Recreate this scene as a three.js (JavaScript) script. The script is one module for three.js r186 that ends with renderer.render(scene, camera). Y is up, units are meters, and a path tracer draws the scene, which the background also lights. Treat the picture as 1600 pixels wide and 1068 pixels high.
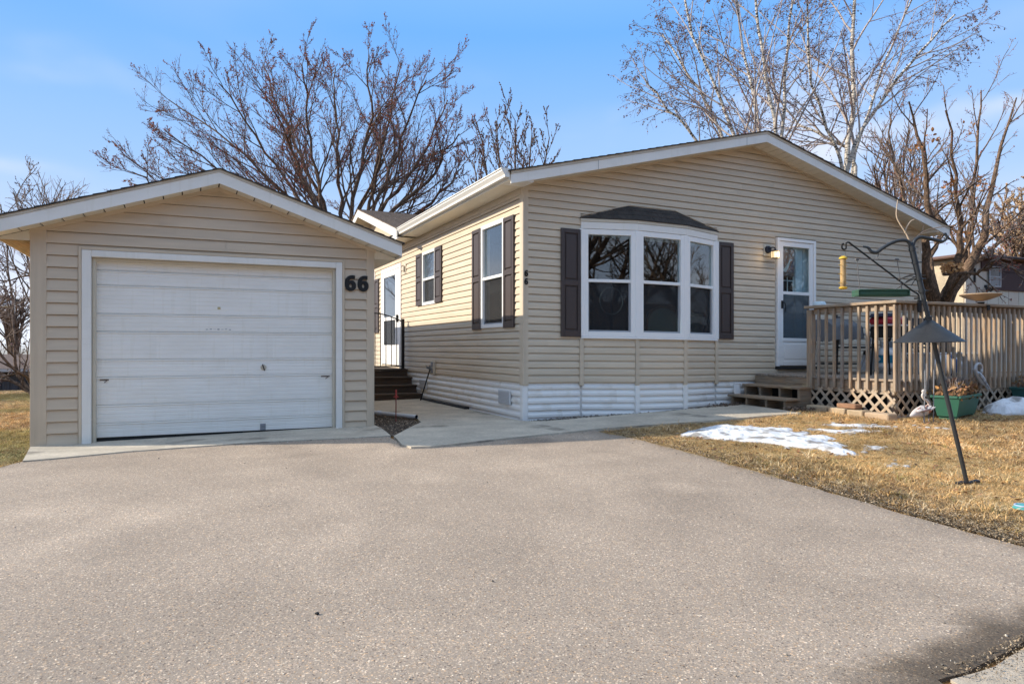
import * as THREE from 'three';
import { mergeGeometries, mergeVertices } from 'three/addons/utils/BufferGeometryUtils.js';
import { TessellateModifier } from 'three/addons/modifiers/TessellateModifier.js';
import { FontLoader } from 'three/addons/loaders/FontLoader.js';
import { TextGeometry } from 'three/addons/geometries/TextGeometry.js';

// ---------------------------------------------------------------- camera, sky, sun, exposure
const scene = new THREE.Scene();
const EYE = new THREE.Vector3(-4.156, 1.1, 8.655), FOCAL = 1095, HORIZON = 543;
const camera = new THREE.PerspectiveCamera(2 * Math.atan(534 / FOCAL) * 180 / Math.PI, 1600 / 1068, 0.1, 600);
camera.position.copy(EYE);
camera.rotation.y = -Math.atan2(0.418, 0.9084);
camera.setViewOffset(1600, 1068, 0, -(HORIZON - 534), 1600, 1068);
const renderer = new THREE.WebGLRenderer({ antialias: true });
renderer.setSize(1024, 683);
renderer.toneMapping = THREE.LinearToneMapping;
renderer.toneMappingExposure = 2.1;
renderer.shadowMap.enabled = true;

const clamp = (x, a, b) => Math.min(b, Math.max(a, x)), lerp = (a, b, t) => a + (b - a) * t;
const sst = (a, b, x) => { const t = clamp((x - a) / (b - a), 0, 1); return t * t * (3 - 2 * t); };
function rng(seed) { let a = seed | 0; return () => { a = (a + 0x6d2b79f5) | 0; let t = Math.imul(a ^ (a >>> 15), 1 | a); t = (t + Math.imul(t ^ (t >>> 7), 61 | t)) ^ t; return ((t ^ (t >>> 14)) >>> 0) / 4294967296; }; }
const hash = (x, y) => { let h = Math.imul(x | 0, 374761393) + Math.imul(y | 0, 668265263); h = Math.imul(h ^ (h >>> 13), 1274126177); return ((h ^ (h >>> 16)) >>> 0) / 4294967296; };
function vnoise(x, y, px = 0, py = 0) {      // value noise; px, py: period
  const ix = Math.floor(x), iy = Math.floor(y), fx = x - ix, fy = y - iy, s = fx * fx * (3 - 2 * fx), t = fy * fy * (3 - 2 * fy);
  const w = (a, p) => (p ? ((a % p) + p) % p : a);
  const x0 = w(ix, px), x1 = w(ix + 1, px), y0 = w(iy, py), y1 = w(iy + 1, py);
  return lerp(lerp(hash(x0, y0), hash(x1, y0), s), lerp(hash(x0, y1), hash(x1, y1), s), t);
}
function fbm(x, y, oct = 4, p = 0) { let v = 0, a = 0.5, f = 1; for (let i = 0; i < oct; i++) { v += a * vnoise(x * f + i * 17.3 * (p ? 0 : 1), y * f, p * f, p * f); a *= 0.5; f *= 2; } return v / (1 - Math.pow(0.5, oct)); }

{ // late-winter sky: blue in view, paler low down, whitened higher up to fill the shaded walls, thin bands of cloud near the horizon all the way round
  const W = 1024, H = 512, d = new Float32Array(W * H * 4);
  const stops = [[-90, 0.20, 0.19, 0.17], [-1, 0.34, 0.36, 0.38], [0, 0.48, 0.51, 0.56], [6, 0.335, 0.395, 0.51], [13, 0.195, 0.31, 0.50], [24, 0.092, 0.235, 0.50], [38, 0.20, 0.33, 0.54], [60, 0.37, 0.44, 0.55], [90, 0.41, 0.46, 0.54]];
  for (let y = 0; y < H; y++) {
    const el = ((y + 0.5) / H - 0.5) * 180;
    let k = 0; while (k < stops.length - 2 && el > stops[k + 1][0]) k++;
    const a = stops[k], b = stops[k + 1], t = clamp((el - a[0]) / (b[0] - a[0]), 0, 1);
    for (let x = 0; x < W; x++) {
      const az = x / W;
      const n = fbm(az * 26, el * 0.30 + 11.2 + 0.6 * vnoise(az * 60, el * 0.2, 60, 0), 5, 0) * (1 - 0) ;
      const wrap = sst(0, 0.04, az) * sst(0, 0.04, 1 - az);
      const band = sst(1, 5, el) * (1 - sst(13, 23, el));
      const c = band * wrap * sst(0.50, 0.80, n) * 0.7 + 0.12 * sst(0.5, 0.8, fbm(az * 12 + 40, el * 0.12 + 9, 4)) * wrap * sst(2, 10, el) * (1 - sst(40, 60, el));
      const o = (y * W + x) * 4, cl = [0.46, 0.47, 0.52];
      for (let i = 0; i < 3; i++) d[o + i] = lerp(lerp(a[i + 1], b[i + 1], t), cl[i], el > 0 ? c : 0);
      d[o + 3] = 1;
    }
  }
  const sky = new THREE.DataTexture(d, W, H, THREE.RGBAFormat, THREE.FloatType);
  sky.mapping = THREE.EquirectangularReflectionMapping; sky.magFilter = THREE.LinearFilter; sky.needsUpdate = true;
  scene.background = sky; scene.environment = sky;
}
const SUN = new THREE.Vector3(-1, 0.57, -0.45);
const sun = new THREE.DirectionalLight(new THREE.Color().setRGB(1, 0.90, 0.755), 2.9);
sun.name = 'sun'; sun.position.copy(SUN).multiplyScalar(40); sun.castShadow = true; sun.shadow.radius = 1.2;
sun.shadow.mapSize.set(4096, 4096);
Object.assign(sun.shadow.camera, { left: -25, right: 25, top: 25, bottom: -25, near: 1, far: 120 });
scene.add(sun, sun.target);

// ---------------------------------------------------------------- helpers
const V = (x, y, z) => new THREE.Vector3(x, y, z);
const R0 = rng(7);
function at(px, py, depth) { const u = (px - 800) / FOCAL, v = (HORIZON - py) / FOCAL; return V(EYE.x + (u * 0.9084 + 0.418) * depth, EYE.y + v * depth, EYE.z - (0.9084 - u * 0.418) * depth); }
function ground(X, Z) {
  let h = 0.05 * clamp((X + 5.3) / 3.3, 0, 1) + 0.012 * clamp(X + 2, 0, 2) + 0.0325 * clamp(X, 0, 3.7) + 0.03 * clamp(X - 3.9, 0, 3);
  h *= 1 - 0.6 * sst(2, 6.5, Z);
  h -= 0.02 * Math.max(0, Math.min(Z, 9) - 1.5);
  return h - 2.6 * sst(-12, -30, Z) * (1 - sst(-4, 2, X));
}
const used = {};
const numbered = (n) => { const k = used[n] = (used[n] ?? -1) + 1; return k ? n + '_' + String(k).padStart(3, '0') : n; };
function tag(o, label, category, group) { o.userData.label = label; o.userData.category = category; if (group) o.userData.group = group; return o; }
function thing(name, label, category, x = 0, y = 0, z = 0, group) {
  const o = new THREE.Group(); o.name = numbered(name); o.position.set(x, y, z); scene.add(o);
  return tag(o, label, category, group);
}
let SETTLE = 0;                               // the house has sunk a little towards its right end: metres per metre
function root(o) { while (o.parent && o.parent !== scene) o = o.parent; return o; }
function add(parent, name, geo, m, label) {   // geometry in world axes; parent is a thing, a part or the scene
  const g = Array.isArray(geo) ? merge(geo) : geo;
  const p = g.attributes.position;
  if (SETTLE) for (let i = 0; i < p.count; i++) p.setY(i, p.getY(i) - SETTLE * p.getX(i));
  if (parent !== scene) { const r = root(parent).position; g.translate(-r.x, -r.y, -r.z); }
  const o = new THREE.Mesh(g, m); o.name = parent === scene ? numbered(name) : name; o.castShadow = o.receiveShadow = true;
  if (label) o.userData.label = label;
  parent.add(o); return o;
}
function struct(name, geo, m) { const o = add(scene, name, geo, m); o.userData.kind = 'structure'; return o; }
function merge(list) {
  const l = list.flat(9).map((g) => { const n = g.index ? g.toNonIndexed() : g; for (const k of Object.keys(n.attributes)) if (!['position', 'normal', 'uv'].includes(k)) n.deleteAttribute(k); if (!n.attributes.uv) boxUV(n); return n; });
  return l.length === 1 ? l[0] : mergeGeometries(l);
}
function boxUV(g) {
  const p = g.attributes.position, n = g.attributes.normal, uv = new Float32Array(p.count * 2);
  for (let i = 0; i < p.count; i++) {
    const ax = Math.abs(n.getX(i)), ay = Math.abs(n.getY(i)), az = Math.abs(n.getZ(i));
    const [a, b] = ay >= ax && ay >= az ? [p.getX(i), p.getZ(i)] : ax >= az ? [p.getZ(i), p.getY(i)] : [p.getX(i), p.getY(i)];
    uv[i * 2] = a; uv[i * 2 + 1] = b;
  }
  g.setAttribute('uv', new THREE.BufferAttribute(uv, 2)); return g;
}
function fromTris(tri, uv) {
  const g = new THREE.BufferGeometry(); g.setAttribute('position', new THREE.BufferAttribute(new Float32Array(tri), 3)); g.computeVertexNormals();
  if (uv) g.setAttribute('uv', new THREE.BufferAttribute(new Float32Array(uv), 2)); else boxUV(g);
  return g;
}
// box with chamfered edges; uv in metres along its longest side (u) and across (v)
function box(x0, x1, y0, y1, z0, z1, b = 0.004, shift = 0) {
  b = Math.min(b, (x1 - x0) * 0.3, (y1 - y0) * 0.3, (z1 - z0) * 0.3);
  const c = [(x0 + x1) / 2, (y0 + y1) / 2, (z0 + z1) / 2], h = [(x1 - x0) / 2, (y1 - y0) / 2, (z1 - z0) / 2];
  const P = (s, f) => [0, 1, 2].map((k) => c[k] + s[k] * (h[k] - (k === f ? 0 : b)));
  const tri = [], S = [-1, 1];
  const face = (pts) => {      // orient outwards
    const q = pts.map((p) => V(...p)), m = q.reduce((s, p) => s.add(p), V(0, 0, 0)).divideScalar(q.length).sub(V(...c)), n = V(0, 0, 0).subVectors(q[1], q[0]).cross(V(0, 0, 0).subVectors(q[2], q[0]));
    if (n.dot(m) < 0) pts = pts.slice().reverse();
    for (let i = 1; i < pts.length - 1; i++) tri.push(...pts[0], ...pts[i], ...pts[i + 1]);
  };
  for (let f = 0; f < 3; f++) for (const s of S) { const [i, j] = [0, 1, 2].filter((k) => k !== f), v = (a, d) => { const q = [0, 0, 0]; q[f] = s; q[i] = a; q[j] = d; return P(q, f); }; face([v(-1, -1), v(1, -1), v(1, 1), v(-1, 1)]); }
  if (b > 0) {
    for (let e = 0; e < 3; e++) { const [i, j] = [0, 1, 2].filter((k) => k !== e); for (const a of S) for (const d of S) { const v = (t, f) => { const q = [0, 0, 0]; q[e] = t; q[i] = a; q[j] = d; return P(q, f); }; face([v(-1, i), v(1, i), v(1, j), v(-1, j)]); } }
    for (const a of S) for (const d of S) for (const e of S) face([P([a, d, e], 0), P([a, d, e], 1), P([a, d, e], 2)]);
  }
  const g = new THREE.BufferGeometry(); g.setAttribute('position', new THREE.BufferAttribute(new Float32Array(tri), 3)); g.computeVertexNormals();
  const long = h.indexOf(Math.max(...h)), p = g.attributes.position, n = g.attributes.normal, uv = new Float32Array(p.count * 2);
  for (let i = 0; i < p.count; i++) {
    const N = [n.getX(i), n.getY(i), n.getZ(i)].map(Math.abs), f = N.indexOf(Math.max(...N)), q = [p.getX(i), p.getY(i), p.getZ(i)], rest = [0, 1, 2].filter((k) => k !== f);
    const u = rest.includes(long) ? long : rest[0], w = rest.find((k) => k !== u);
    uv[i * 2] = q[u] + shift; uv[i * 2 + 1] = q[w] + shift * 0.37;
  }
  g.setAttribute('uv', new THREE.BufferAttribute(uv, 2)); return g;
}
function bar(a, b, w, h, bev = 0.003, shift = 0, up = V(0, 1, 0)) {   // beam from a to b, w across, h high
  const d = V(0, 0, 0).subVectors(b, a), L = d.length(); d.normalize();
  const g = box(0, L, -h / 2, h / 2, -w / 2, w / 2, bev, shift), side = V(0, 0, 0).crossVectors(d, up).normalize(), u2 = V(0, 0, 0).crossVectors(side, d);
  return g.applyMatrix4(new THREE.Matrix4().makeBasis(d, u2, side).setPosition(a));
}
function prism(pts, z0, z1) {                   // polygon in x, y pulled from z0 to z1
  const s = new THREE.Shape(pts.map((p) => new THREE.Vector2(p[0], p[1])));
  const g = new THREE.ExtrudeGeometry(s, { depth: z1 - z0, bevelEnabled: false }); g.translate(0, 0, z0);
  const n = g.index ? g.toNonIndexed() : g; n.computeVertexNormals(); return boxUV(n);
}
function prismX(pts, x0, x1) {                  // polygon given in z, y pulled from x0 to x1
  const g = prism(pts.map((p) => [-p[0], p[1]]), x0, x1);   // (x=-z, y) along z -> rotate so that local z becomes x
  g.applyMatrix4(new THREE.Matrix4().makeBasis(V(0, 0, -1), V(0, 1, 0), V(1, 0, 0))); g.computeVertexNormals(); return boxUV(g);
}
// tube through points with radii, smooth normals
function tube(pts, radii, sides = 6, caps = true) {
  const n = pts.length, pos = [], nor = [], uv = [], idx = [];
  let T = V(0, 0, 0).subVectors(pts[1], pts[0]).normalize(), N = Math.abs(T.y) < 0.9 ? V(0, 1, 0) : V(1, 0, 0); N.cross(T).normalize();
  let len = 0;
  for (let i = 0; i < n; i++) {
    const t = V(0, 0, 0).subVectors(pts[Math.min(n - 1, i + 1)], pts[Math.max(0, i - 1)]).normalize();
    N.sub(t.clone().multiplyScalar(N.dot(t))).normalize(); const B = V(0, 0, 0).crossVectors(t, N), r = Array.isArray(radii) ? radii[i] : radii;
    if (i) len += pts[i].distanceTo(pts[i - 1]);
    for (let j = 0; j <= sides; j++) { const a = j / sides * Math.PI * 2, c = Math.cos(a), s = Math.sin(a), x = N.x * c + B.x * s, y = N.y * c + B.y * s, z = N.z * c + B.z * s; pos.push(pts[i].x + x * r, pts[i].y + y * r, pts[i].z + z * r); nor.push(x, y, z); uv.push(j / sides * Math.max(0.1, r * 6.28), len); }
    if (i) for (let j = 0; j < sides; j++) { const a = (i - 1) * (sides + 1) + j, b = a + sides + 1; idx.push(a, a + 1, b, a + 1, b + 1, b); }
  }
  if (caps) for (const [i, s] of [[0, -1], [n - 1, 1]]) { const base = pos.length / 3, t = V(0, 0, 0).subVectors(pts[Math.min(n - 1, i + 1)], pts[Math.max(0, i - 1)]).normalize().multiplyScalar(s); for (let j = 0; j < sides; j++) { const k = (i * (sides + 1) + j) * 3; pos.push(pos[k], pos[k + 1], pos[k + 2]); nor.push(t.x, t.y, t.z); uv.push(0, 0); } for (let j = 1; j < sides - 1; j++) idx.push(base, base + (s > 0 ? j : j + 1), base + (s > 0 ? j + 1 : j)); }
  const g = new THREE.BufferGeometry(); g.setAttribute('position', new THREE.Float32BufferAttribute(pos, 3)); g.setAttribute('normal', new THREE.Float32BufferAttribute(nor, 3)); g.setAttribute('uv', new THREE.Float32BufferAttribute(uv, 2)); g.setIndex(idx); return g;
}
const curve = (pts, n) => new THREE.CatmullRomCurve3(pts).getPoints(n);
function lathe(prof, x, y, z, seg = 24) { return new THREE.LatheGeometry(prof.map((p) => new THREE.Vector2(p[0], p[1])), seg).translate(x, y, z); }

// ---------------------------------------------------------------- textures and materials
function tex(w, h, f, srgb = true) {
  const d = new Uint8Array(w * h * 4);
  for (let y = 0; y < h; y++) for (let x = 0; x < w; x++) { const c = f(x / w, y / h, x, y), o = (y * w + x) * 4; for (let i = 0; i < 3; i++) d[o + i] = clamp(Math.round(c[i] * 255), 0, 255); d[o + 3] = 255; }
  const t = new THREE.DataTexture(d, w, h); t.wrapS = t.wrapT = THREE.RepeatWrapping; t.magFilter = THREE.LinearFilter; if (srgb) t.colorSpace = THREE.SRGBColorSpace; t.needsUpdate = true; return t;
}
function per(t, mx, my = mx) { t.repeat.set(1 / mx, 1 / my); return t; }       // texture covers mx by my metres
const grey = (v) => [v, v, v];
function mat(rgb, rough = 0.7, extra = {}) { return new THREE.MeshPhysicalMaterial({ color: new THREE.Color().setRGB(...rgb), roughness: rough, ...extra }); }

const vinylTone = per(tex(512, 512, (u, v) => grey(0.90 + 0.08 * fbm(u * 6, v * 40, 3) + 0.06 * fbm(u * 4, v * 4, 4))), 2.7, 1.9);
const vinylGrain = per(tex(512, 256, (u, v) => grey(fbm(u * 10, v * 90, 4)), false), 0.8, 0.4);
const dirtTone = per(tex(512, 512, (u, v) => { const a = fbm(u * 5, v * 9, 5), s = sst(0.62, 0.78, fbm(u * 40, v * 3, 3)); return [0.985 - 0.05 * a - 0.012 * s, 0.98 - 0.055 * a - 0.014 * s, 0.97 - 0.065 * a - 0.02 * s]; }), 1.3, 1.1);
const skirtTone = per(tex(512, 512, (u, v) => { const a = fbm(u * 7, v * 6, 5), d = sst(0.58, 0.78, fbm(u * 9 + 3, v * 4, 5)); return [0.99 - 0.03 * a - 0.045 * d, 0.987 - 0.035 * a - 0.055 * d, 0.98 - 0.04 * a - 0.07 * d]; }), 2.1, 0.9);
const woodMap = per(tex(512, 512, (u, v) => {
  const g = fbm(u * 5, v * 70, 4), ring = Math.sin((v * 34 + 2.5 * fbm(u * 3, v * 6, 3)) * 6.28) * 0.5 + 0.5, st = fbm(u * 6, v * 6, 4), crack = sst(0.72, 0.8, fbm(u * 4, v * 130, 3));
  const k = 0.62 + 0.28 * g + 0.10 * ring - 0.25 * crack; return [k * (0.98 + 0.1 * (st - 0.5)), k * (0.95 - 0.05 * (st - 0.5)), k * (0.92 - 0.2 * (st - 0.5))];
}), 1.1, 0.5);
const woodBump = per(tex(512, 512, (u, v) => grey(0.7 * fbm(u * 5, v * 70, 4) + 0.3 - 0.5 * sst(0.72, 0.8, fbm(u * 4, v * 130, 3))), false), 1.1, 0.5);
const concreteMap = per(tex(1024, 1024, (u, v, x, y) => { const a = fbm(u * 7, v * 7, 6), b = hash(x, y), c = fbm(u * 90, v * 90, 2); const k = 0.78 + 0.22 * a + 0.09 * (b - 0.5) + 0.12 * (c - 0.5) - 0.22 * sst(0.66, 0.8, fbm(u * 3 + 5, v * 3, 5)); return [k, k * 0.985, k * 0.955]; }), 2.2);
const concreteBump = per(tex(512, 512, (u, v, x, y) => grey(0.5 * fbm(u * 60, v * 60, 3) + 0.5 * hash(x, y)), false), 0.7);
const soilMap = per(tex(1024, 1024, (u, v, x, y) => {
  const a = fbm(u * 9, v * 9, 5), b = fbm(u * 120, v * 120, 2), c = hash(x, y), g = sst(0.5, 0.7, fbm(u * 5 + 3, v * 5, 4));
  const k = 0.45 + 0.42 * a + 0.34 * (b - 0.5) + 0.22 * (c - 0.5); return [k * lerp(1, 0.86, g), k * lerp(0.84, 0.86, g), k * lerp(0.52, 0.46, g)];
}), 2.3);
const shingleMap = per(tex(512, 512, (u, v, x, y) => { const k = 0.62 + 0.5 * (hash(x, y) - 0.5) + 0.3 * (fbm(u * 12, v * 12, 4) - 0.5); return [k, k * 0.97, k * 0.94]; }), 0.6);
const barkMap = per(tex(256, 512, (u, v) => { const k = 0.45 + 0.75 * (fbm(u * 22, v * 12, 4) - 0.2); return [k, k * 0.92, k * 0.85]; }), 0.5, 0.6);
const birchMap = per(tex(256, 512, (u, v) => { const s = sst(0.60, 0.68, fbm(u * 3, v * 44, 3)), b = fbm(u * 6, v * 8, 3), k = 0.74 + 0.22 * b; return [lerp(k, 0.16, s), lerp(k * 0.97, 0.13, s), lerp(k * 0.92, 0.11, s)]; }), 0.5, 1.0);
const snowMap = per(tex(512, 512, (u, v) => { const a = fbm(u * 8, v * 8, 5), d = sst(0.50, 0.72, fbm(u * 11 + 7, v * 11, 5)); return [lerp(0.90 + 0.1 * a, 0.62, d), lerp(0.91 + 0.09 * a, 0.60, d), lerp(0.93 + 0.07 * a, 0.58, d)]; }), 1.6);
const snowBump = per(tex(512, 512, (u, v) => grey(fbm(u * 20, v * 20, 5)), false), 1.6);
// asphalt with its stones, drawn stone by stone
function stones(size, n, seed) {
  const c = document.createElement('canvas'); c.width = c.height = size; const x = c.getContext('2d'), r = rng(seed);
  x.fillStyle = 'rgb(140,131,123)'; x.fillRect(0, 0, size, size);
  for (let i = 0; i < n; i++) {
    const k = r(), s = 0.9 + 2.0 * Math.pow(r(), 3.2), t = 0.74 + 0.36 * r(), q = r();
    const base = k < 0.33 ? [190, 174, 158] : k < 0.52 ? [170, 155, 144] : k < 0.68 ? [146, 139, 136] : k < 0.80 ? [184, 158, 132] : k < 0.95 ? [112, 102, 96] : [216, 206, 192];
    x.fillStyle = `rgb(${base.map((b) => Math.min(255, Math.round(b * t))).join(',')})`;
    x.beginPath(); x.ellipse(r() * size, r() * size, s * (1 + 0.5 * q), s * (0.75 + 0.3 * r()), r() * 3.2, 0, 6.3); x.fill();
  }
  return c;
}
const asphaltCanvas = stones(2048, 300000, 11);
const asphaltMap = new THREE.CanvasTexture(asphaltCanvas), asphaltBump = new THREE.CanvasTexture(asphaltCanvas);
for (const t of [asphaltMap, asphaltBump]) { t.wrapS = t.wrapT = THREE.RepeatWrapping; per(t, 3.1); } asphaltMap.colorSpace = THREE.SRGBColorSpace;

const M = {
  siding: mat([0.675, 0.56, 0.41], 0.5, { map: vinylTone, bumpMap: vinylGrain, bumpScale: 0.0006 }),
  garageSiding: mat([0.645, 0.52, 0.375], 0.5, { map: vinylTone, bumpMap: vinylGrain, bumpScale: 0.0006 }),
  trim: mat([0.645, 0.535, 0.395], 0.5, { map: vinylTone }),
  white: mat([0.88, 0.87, 0.835], 0.42, { map: dirtTone }),
  whiteClean: mat([0.89, 0.88, 0.85], 0.38),
  cream: mat([0.66, 0.60, 0.49], 0.5, { map: dirtTone }),
  soffit: mat([0.82, 0.765, 0.655], 0.55, { map: dirtTone }),
  door: mat([0.92, 0.91, 0.875], 0.45, { map: dirtTone }),
  skirt: mat([0.92, 0.91, 0.88], 0.45, { map: skirtTone }),
  shutter: mat([0.062, 0.045, 0.040], 0.45, { bumpMap: vinylGrain, bumpScale: 0.001 }),
  black: mat([0.006, 0.006, 0.006], 0.7),
  iron: mat([0.014, 0.014, 0.015], 0.4, { metalness: 0.4 }),
  dark: mat([0.02, 0.02, 0.02], 0.8),
  pole: mat([0.055, 0.06, 0.065], 0.42, { metalness: 0.5 }),
  baffle: mat([0.045, 0.047, 0.052], 0.5, { map: shingleMap }),
  shingle: mat([0.15, 0.135, 0.125], 0.95, { map: shingleMap, bumpMap: shingleMap, bumpScale: 0.003 }),
  shingleBrown: mat([0.58, 0.44, 0.34], 0.95, { map: shingleMap, bumpMap: shingleMap, bumpScale: 0.003 }),
  glass: mat([0.80, 0.88, 0.90], 0.015, { transmission: 1, thickness: 0, ior: 1.78 }),
  screen: mat([0.022, 0.023, 0.026], 0.8, { transparent: true, opacity: 0.42 }),
  greyFrame: mat([0.33, 0.34, 0.36], 0.4),
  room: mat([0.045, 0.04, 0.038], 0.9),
  concrete: mat([0.66, 0.60, 0.51], 0.9, { map: concreteMap, bumpMap: concreteBump, bumpScale: 0.0025 }),
  asphalt: mat([1.235, 1.165, 1.055], 0.92, { map: asphaltMap, bumpMap: asphaltBump, bumpScale: 0.003, vertexColors: true }),
  lawn: mat([0.56, 0.42, 0.33], 1, { map: soilMap, bumpMap: soilMap, bumpScale: 0.02, vertexColors: true }),
  snow: mat([0.82, 0.83, 0.84], 0.7, { map: snowMap, bumpMap: snowBump, bumpScale: 0.03 }),
  deck: mat([0.58, 0.465, 0.345], 0.85, { map: woodMap, bumpMap: woodBump, bumpScale: 0.003 }),
  deckGrey: mat([0.50, 0.43, 0.36], 0.9, { map: woodMap, bumpMap: woodBump, bumpScale: 0.003 }),
  step: mat([0.145, 0.105, 0.075], 0.9, { map: woodMap, bumpMap: woodBump, bumpScale: 0.004 }),
  stepLight: mat([0.50, 0.385, 0.27], 0.9, { map: woodMap, bumpMap: woodBump, bumpScale: 0.004 }),
  lattice: mat([0.74, 0.61, 0.46], 0.85, { map: woodMap, bumpMap: woodBump, bumpScale: 0.002 }),
  paver: mat([0.60, 0.46, 0.33], 0.95, { map: concreteMap, bumpMap: concreteBump, bumpScale: 0.004 }),
  bark: mat([0.30, 0.235, 0.19], 0.95, { map: barkMap, bumpMap: barkMap, bumpScale: 0.012 }),
  barkApple: mat([0.36, 0.275, 0.205], 0.95, { map: barkMap, bumpMap: barkMap, bumpScale: 0.015 }),
  twig: mat([0.13, 0.085, 0.07], 0.9),
  twigGrey: mat([0.27, 0.21, 0.18], 0.9),
  birch: mat([0.85, 0.82, 0.78], 0.8, { map: birchMap }),
  birchTwig: mat([0.20, 0.14, 0.125], 0.9),
  birchGrey: mat([0.44, 0.37, 0.33], 0.85),
  bud: mat([0.30, 0.095, 0.05], 0.9),
  deadLeaf: mat([0.34, 0.20, 0.10], 0.9, { transmission: 0.2, thickness: 0 }),
  green: mat([0.025, 0.12, 0.075], 0.55),
  metal: mat([0.62, 0.63, 0.65], 0.3, { metalness: 0.85 }),
  grey: mat([0.24, 0.25, 0.27], 0.5),
};
for (const k in M) M[k].name = k;
// ---------------------------------------------------------------- ground sheets
function ring(poly, step = 0.25, jitter = 0, seed = 3) {     // subdivided, roughened outline
  const out = [], r = rng(seed);
  poly.forEach((p, i) => { const q = poly[(i + 1) % poly.length], L = Math.hypot(q[0] - p[0], q[1] - p[1]), n = Math.max(1, Math.round(L / step)); for (let k = 0; k < n; k++) { const t = k / n; out.push([lerp(p[0], q[0], t) + (r() - 0.5) * jitter, lerp(p[1], q[1], t) + (r() - 0.5) * jitter]); } });
  return out;
}
function sheet(poly, lift, { thick = 0.1, edge = 0.35, height = null, color = null } = {}) {   // a slab or sheet that follows the ground
  const shape = new THREE.Shape(poly.map((p) => new THREE.Vector2(p[0], p[1])));
  let g = new THREE.ShapeGeometry(shape); g = new TessellateModifier(edge, 9).modify(g); 
  const pos = g.attributes.position;
  for (let i = 0; i < pos.count; i++) { const X = pos.getX(i), Z = pos.getY(i); pos.setXYZ(i, X, ground(X, Z) + lift + (height ? height(X, Z) : 0), Z); }
  g = g.index ? g.toNonIndexed() : g; for (const k of Object.keys(g.attributes)) if (k !== 'position') g.deleteAttribute(k);
  let top = mergeVertices(g, 1e-4); top.computeVertexNormals();
  if (top.attributes.normal.getY(0) < 0) { const ix = top.index.array; for (let i = 0; i < ix.length; i += 3) { const t = ix[i]; ix[i] = ix[i + 1]; ix[i + 1] = t; } top.computeVertexNormals(); }
  const tp = top.attributes.position, uv = new Float32Array(tp.count * 2); for (let i = 0; i < tp.count; i++) { uv[i * 2] = tp.getX(i); uv[i * 2 + 1] = tp.getZ(i); }
  top.setAttribute('uv', new THREE.BufferAttribute(uv, 2)); top = top.toNonIndexed();
  const parts = [top];
  if (thick) { const tri = []; poly.forEach((p, i) => { const q = poly[(i + 1) % poly.length], a = ground(p[0], p[1]) + lift + (height ? height(...p) : 0), b = ground(q[0], q[1]) + lift + (height ? height(...q) : 0); tri.push(p[0], a, p[1], q[0], b, q[1], q[0], b - thick, q[1], p[0], a, p[1], q[0], b - thick, q[1], p[0], a - thick, p[1]); }); parts.push(fromTris(tri)); }
  const m = mergeGeometries(parts);
  if (color) { const p = m.attributes.position, c = new Float32Array(p.count * 3); for (let i = 0; i < p.count; i++) c.set(color(p.getX(i), p.getZ(i)), i * 3); m.setAttribute('color', new THREE.BufferAttribute(c, 3)); }
  return m;
}
const inside = (poly, x, y) => { let c = false; for (let i = 0, j = poly.length - 1; i < poly.length; j = i++) { const a = poly[i], b = poly[j]; if ((a[1] > y) !== (b[1] > y) && x < (b[0] - a[0]) * (y - a[1]) / (b[1] - a[1]) + a[0]) c = !c; } return c; };
const edgeDist = (poly, x, y) => { let d = 1e9; for (let i = 0, j = poly.length - 1; i < poly.length; j = i++) { const a = poly[j], b = poly[i], vx = b[0] - a[0], vy = b[1] - a[1], t = clamp(((x - a[0]) * vx + (y - a[1]) * vy) / (vx * vx + vy * vy || 1), 0, 1); d = Math.min(d, Math.hypot(x - a[0] - t * vx, y - a[1] - t * vy)); } return d; };

const openDist = (line, x, y) => { let d = 1e9; for (let i = 1; i < line.length; i++) { const a = line[i - 1], b = line[i], vx = b[0] - a[0], vy = b[1] - a[1], t = clamp(((x - a[0]) * vx + (y - a[1]) * vy) / (vx * vx + vy * vy || 1), 0, 1); d = Math.min(d, Math.hypot(x - a[0] - t * vx, y - a[1] - t * vy)); } return d; };
const driveEdge = [[0.30, 1.56], [0.36, 2.3], [0.34, 3.2], [0.29, 4.66], [0.23, 5.6], [0.21, 6.22], [0.36, 6.65], [0.1, 6.96], [-0.95, 6.96], [-1.3, 7.0], [-1.75, 7.04]];
const drivePoly = ring([[-5.57, 0.55], [-4.74, 0.32], [-3.53, 0.30], [-2.1, 0.50], [-2.04, 0.64], [-2.12, 1.55], [-1.97, 1.62], [-0.85, 1.42], [0.30, 1.22], ...driveEdge, [-2.35, 8.8], [-5.0, 13], [-12, 13], [-9.2, 6], [-6.1, 1.9]], 0.14, 0.035, 5);
const street = [[-60, 12.9], [60, 12.9], [60, 21], [-60, 21]];
const apronPoly = [[-5.75, -0.62], [-1.93, -0.62], [-1.93, -0.2], [-2.02, 0.62], [-2.12, 0.62], [-3.53, 0.40], [-4.74, 0.44], [-5.60, 0.66]];
const walkPoly = [[-1.7, -4.5], [-0.06, -4.5], [-0.06, 0.06], [0.2, 0.28], [3.62, 0.32], [3.40, 1.64], [1.8, 1.55], [0.31, 1.36], [-0.85, 1.52], [-1.9, 1.72], [-2.08, 1.66], [-2.12, 1.45], [-2.02, 0.74], [-1.56, -0.06], [-1.30, -0.5], [-1.20, -1.05], [-1.26, -1.85], [-1.7, -2.0]];
const gravelPoly = ring([[-1.96, -2.3], [-1.28, -1.96], [-1.22, -1.1], [-1.32, -0.52], [-1.58, -0.06], [-2.0, 0.58], [-1.98, -0.5]], 0.2, 0.03, 8);
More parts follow.
